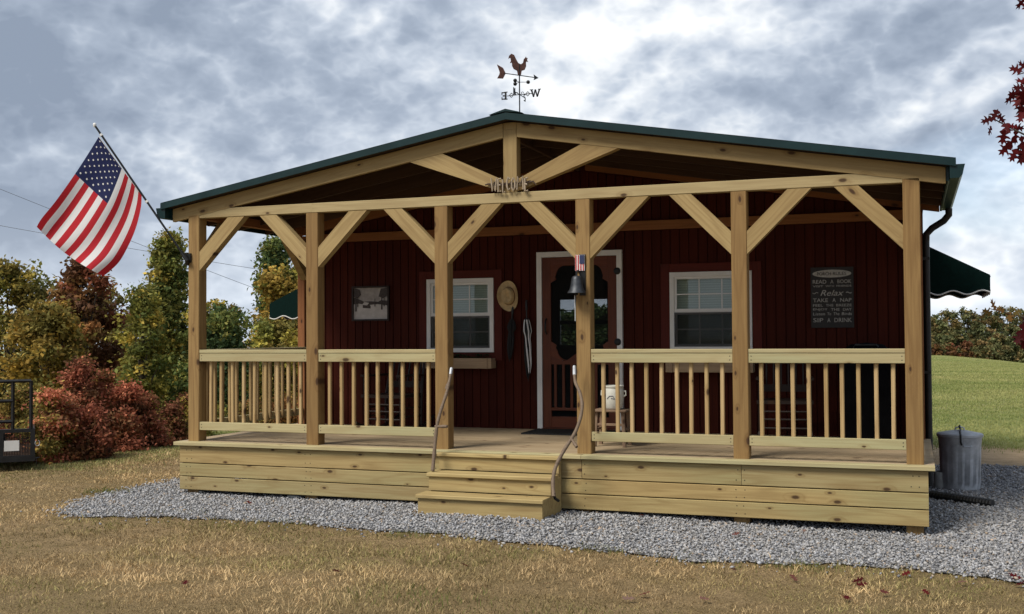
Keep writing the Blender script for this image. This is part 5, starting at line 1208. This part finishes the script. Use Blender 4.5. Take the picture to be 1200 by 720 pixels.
def build_oak():
    D0 = 7.2; base = atD(1400, 500, D0); base.z = gzf(base.x, base.y)
    t_ = thing('red_oak', 'red-leaved tree reaching its branches in at the right edge', 'tree', base)
    m_ = MB(); tr = [base+Vector((0, 0, -.1)), base+Vector((.02, 0, 1.2)), base+Vector((-.03, .05, 2.4)), base+Vector((.02, .1, 3.6)), base+Vector((0, .1, 4.8))]
    m_.tube(tr, [.09, .075, .06, .045, .02], 10)
    twigs = [[tr[2]+Vector((0, 0, .2)), atD(1270, 215, D0), atD(1215, 165, D0), atD(1180, 148, D0), atD(1158, 136, D0)], [tr[2]+Vector((0, 0, .2)), atD(1270, 190, D0), atD(1225, 130, D0+.1), atD(1205, 115, D0), atD(1186, 112, D0)],
             [tr[3], atD(1260, 60, D0), atD(1225, 80, D0), atD(1205, 84, D0), atD(1192, 88, D0)], [tr[3]+Vector((0, 0, .2)), atD(1290, 30, D0), atD(1230, 12, D0), atD(1206, 6, D0), atD(1194, 4, D0)],
             [tr[1], atD(1270, 372, D0), atD(1225, 376, D0), atD(1200, 372, D0), atD(1160, 362, D0)], [tr[2], atD(1270, 240, D0), atD(1225, 200, D0), atD(1205, 180, D0), atD(1192, 172, D0)]]
    for tw in twigs: m_.tube(tw, [.02, .011, .007, .005, .003], 6)
    m_.build('trunk', BARK, t_, None, True)
    def put(px, py, rot, s_, me=LM, dd=0.0):
        c = atD(px, py, D0+dd); a = R(rot); tilt = Matrix.Rotation(random.uniform(-.7, .7), 4, 'Y') @ Matrix.Rotation(random.uniform(-.6, .6), 4, 'X')
        # leaf plane roughly facing the lawn, tip hanging in direction rot
        Wl = Matrix.Translation(c) @ Matrix.Rotation(YAW, 4, 'Z') @ Matrix.Rotation(R(90), 4, 'X') @ Matrix.Rotation(a, 4, 'Z') @ tilt @ Matrix.Scale(s_*1.2, 4)
        mesh_obj('leaf', me, None, t_, Wl)
    spots = [(1166, 135, 150, .075), (1157, 141, 110, .07), (1173, 139, 230, .07), (1160, 153, 140, .065), (1180, 150, 200, .08), (1176, 160, 170, .09), (1184, 168, 150, .10), (1178, 175, 130, .09), (1190, 160, 190, .09), (1192, 176, 170, .10), (1198, 168, 200, .10), (1196, 184, 180, .09), (1188, 182, 150, .08), (1201, 178, 170, .1), (1186, 148, 250, .06), (1193, 150, 260, .07),
             (1184, 115, 120, .085), (1188, 110, 100, .075), (1193, 118, 170, .09), (1198, 113, 200, .09), (1196, 126, 180, .09), (1200, 132, 190, .09), (1202, 104, 150, .09), (1194, 103, 90, .07), (1199, 96, 60, .08), (1191, 82, 70, .075), (1199, 78, 60, .08), (1197, 137, 160, .08), (1203, 120, 200, .1),
             (1197, 3, 150, .08), (1203, 10, 180, .08), (1194, 396, 160, .085), (1200, 388, 180, .10), (1199, 402, 190, .08), (1204, 396, 180, .1), (1200, 377, 200, .08)]
    for q in spots: put(*q, dd=random.uniform(-.12, .12))
    for q in [(1157, 366, 60, .07), (1164, 358, 40, .075), (1151, 371, 100, .05), (1172, 364, 80, .05), (1183, 371, 200, .06), (1192, 366, 120, .06)]: put(*q, me=LM3)
    n = 2600; c = np.array(base)+np.array((.55, .1, 3.6))+rng.normal(size=(n, 3))*np.array((.42, .42, .75)); dpx = np.array([(Vector(q)-CAM).dot(cr)/(Vector(q)-CAM).dot(cf)*FPX+600 for q in c]); c = c[dpx > 1222]
    leaf_cloud('foliage', c, .10, [(.17, .012, .017), (.11, .01, .013), (.20, .03, .02)], t_)['kind'] = 'stuff'
build_oak()
# fallen leaves
GFL = 'fallen leaves on grass and gravel'
def fallen(px, py, s_):
    q = ground_hit(px, py); W = Matrix.Translation(q+Vector((0, 0, .035))) @ Matrix.Rotation(random.uniform(0, 6.28), 4, 'Z') @ Matrix.Rotation(random.uniform(-.5, .5), 4, 'X') @ Matrix.Rotation(random.uniform(-.5, .5), 4, 'Y') @ Matrix.Scale(s_, 4)
    tag(mesh_obj('fallen_leaf', LM2 if random.random() < .6 else LM, None, None, W), ('small dark fallen leaf lying on the grey gravel' if py < 640 and px > 250 and px not in (476,) else 'small red-brown fallen leaf lying on the dry lawn'), 'leaf', GFL)
for q in ((992, 707, .10), (736, 708, .09), (756, 702, .09), (394, 675, .07), (476, 633, .06), (217, 689, .07), (292, 593, .08), (862, 631, .07), (942, 627, .05), (1006, 686, .09), (1010, 691, .08), (1062, 678, .07), (1128, 688, .07), (1016, 665, .07), (950, 665, .06), (930, 683, .08), (825, 708, .07), (1190, 682, .09), (1196, 690, .08), (860, 673, .07), (1131, 653, .05), (1036, 700, .07), (752, 608, .05), (1085, 700, .06), (640, 690, .05), (545, 668, .05)): fallen(*q)

# ------------------------------------------------------------------ power lines far left
for y0_, y1_, lb in ((207, 330, 'upper thin power line crossing the sky behind the flag'), (254, 300, 'lower thin power line crossing the sky left of the porch')):
    a = atD(-300, y0_-(110 if y0_ < 230 else 48), 60); b = atD(330, y1_+20, 60); P = []
    for k in range(13): t_ = k/12; q = a.lerp(b, t_); q.z -= .5*4*t_*(1-t_)*.4; P.append(q)
    m_ = MB(); m_.tube(P, .011, 5); tag(m_.build('power_line', BLACKP), lb, 'power line', 'overhead power lines')
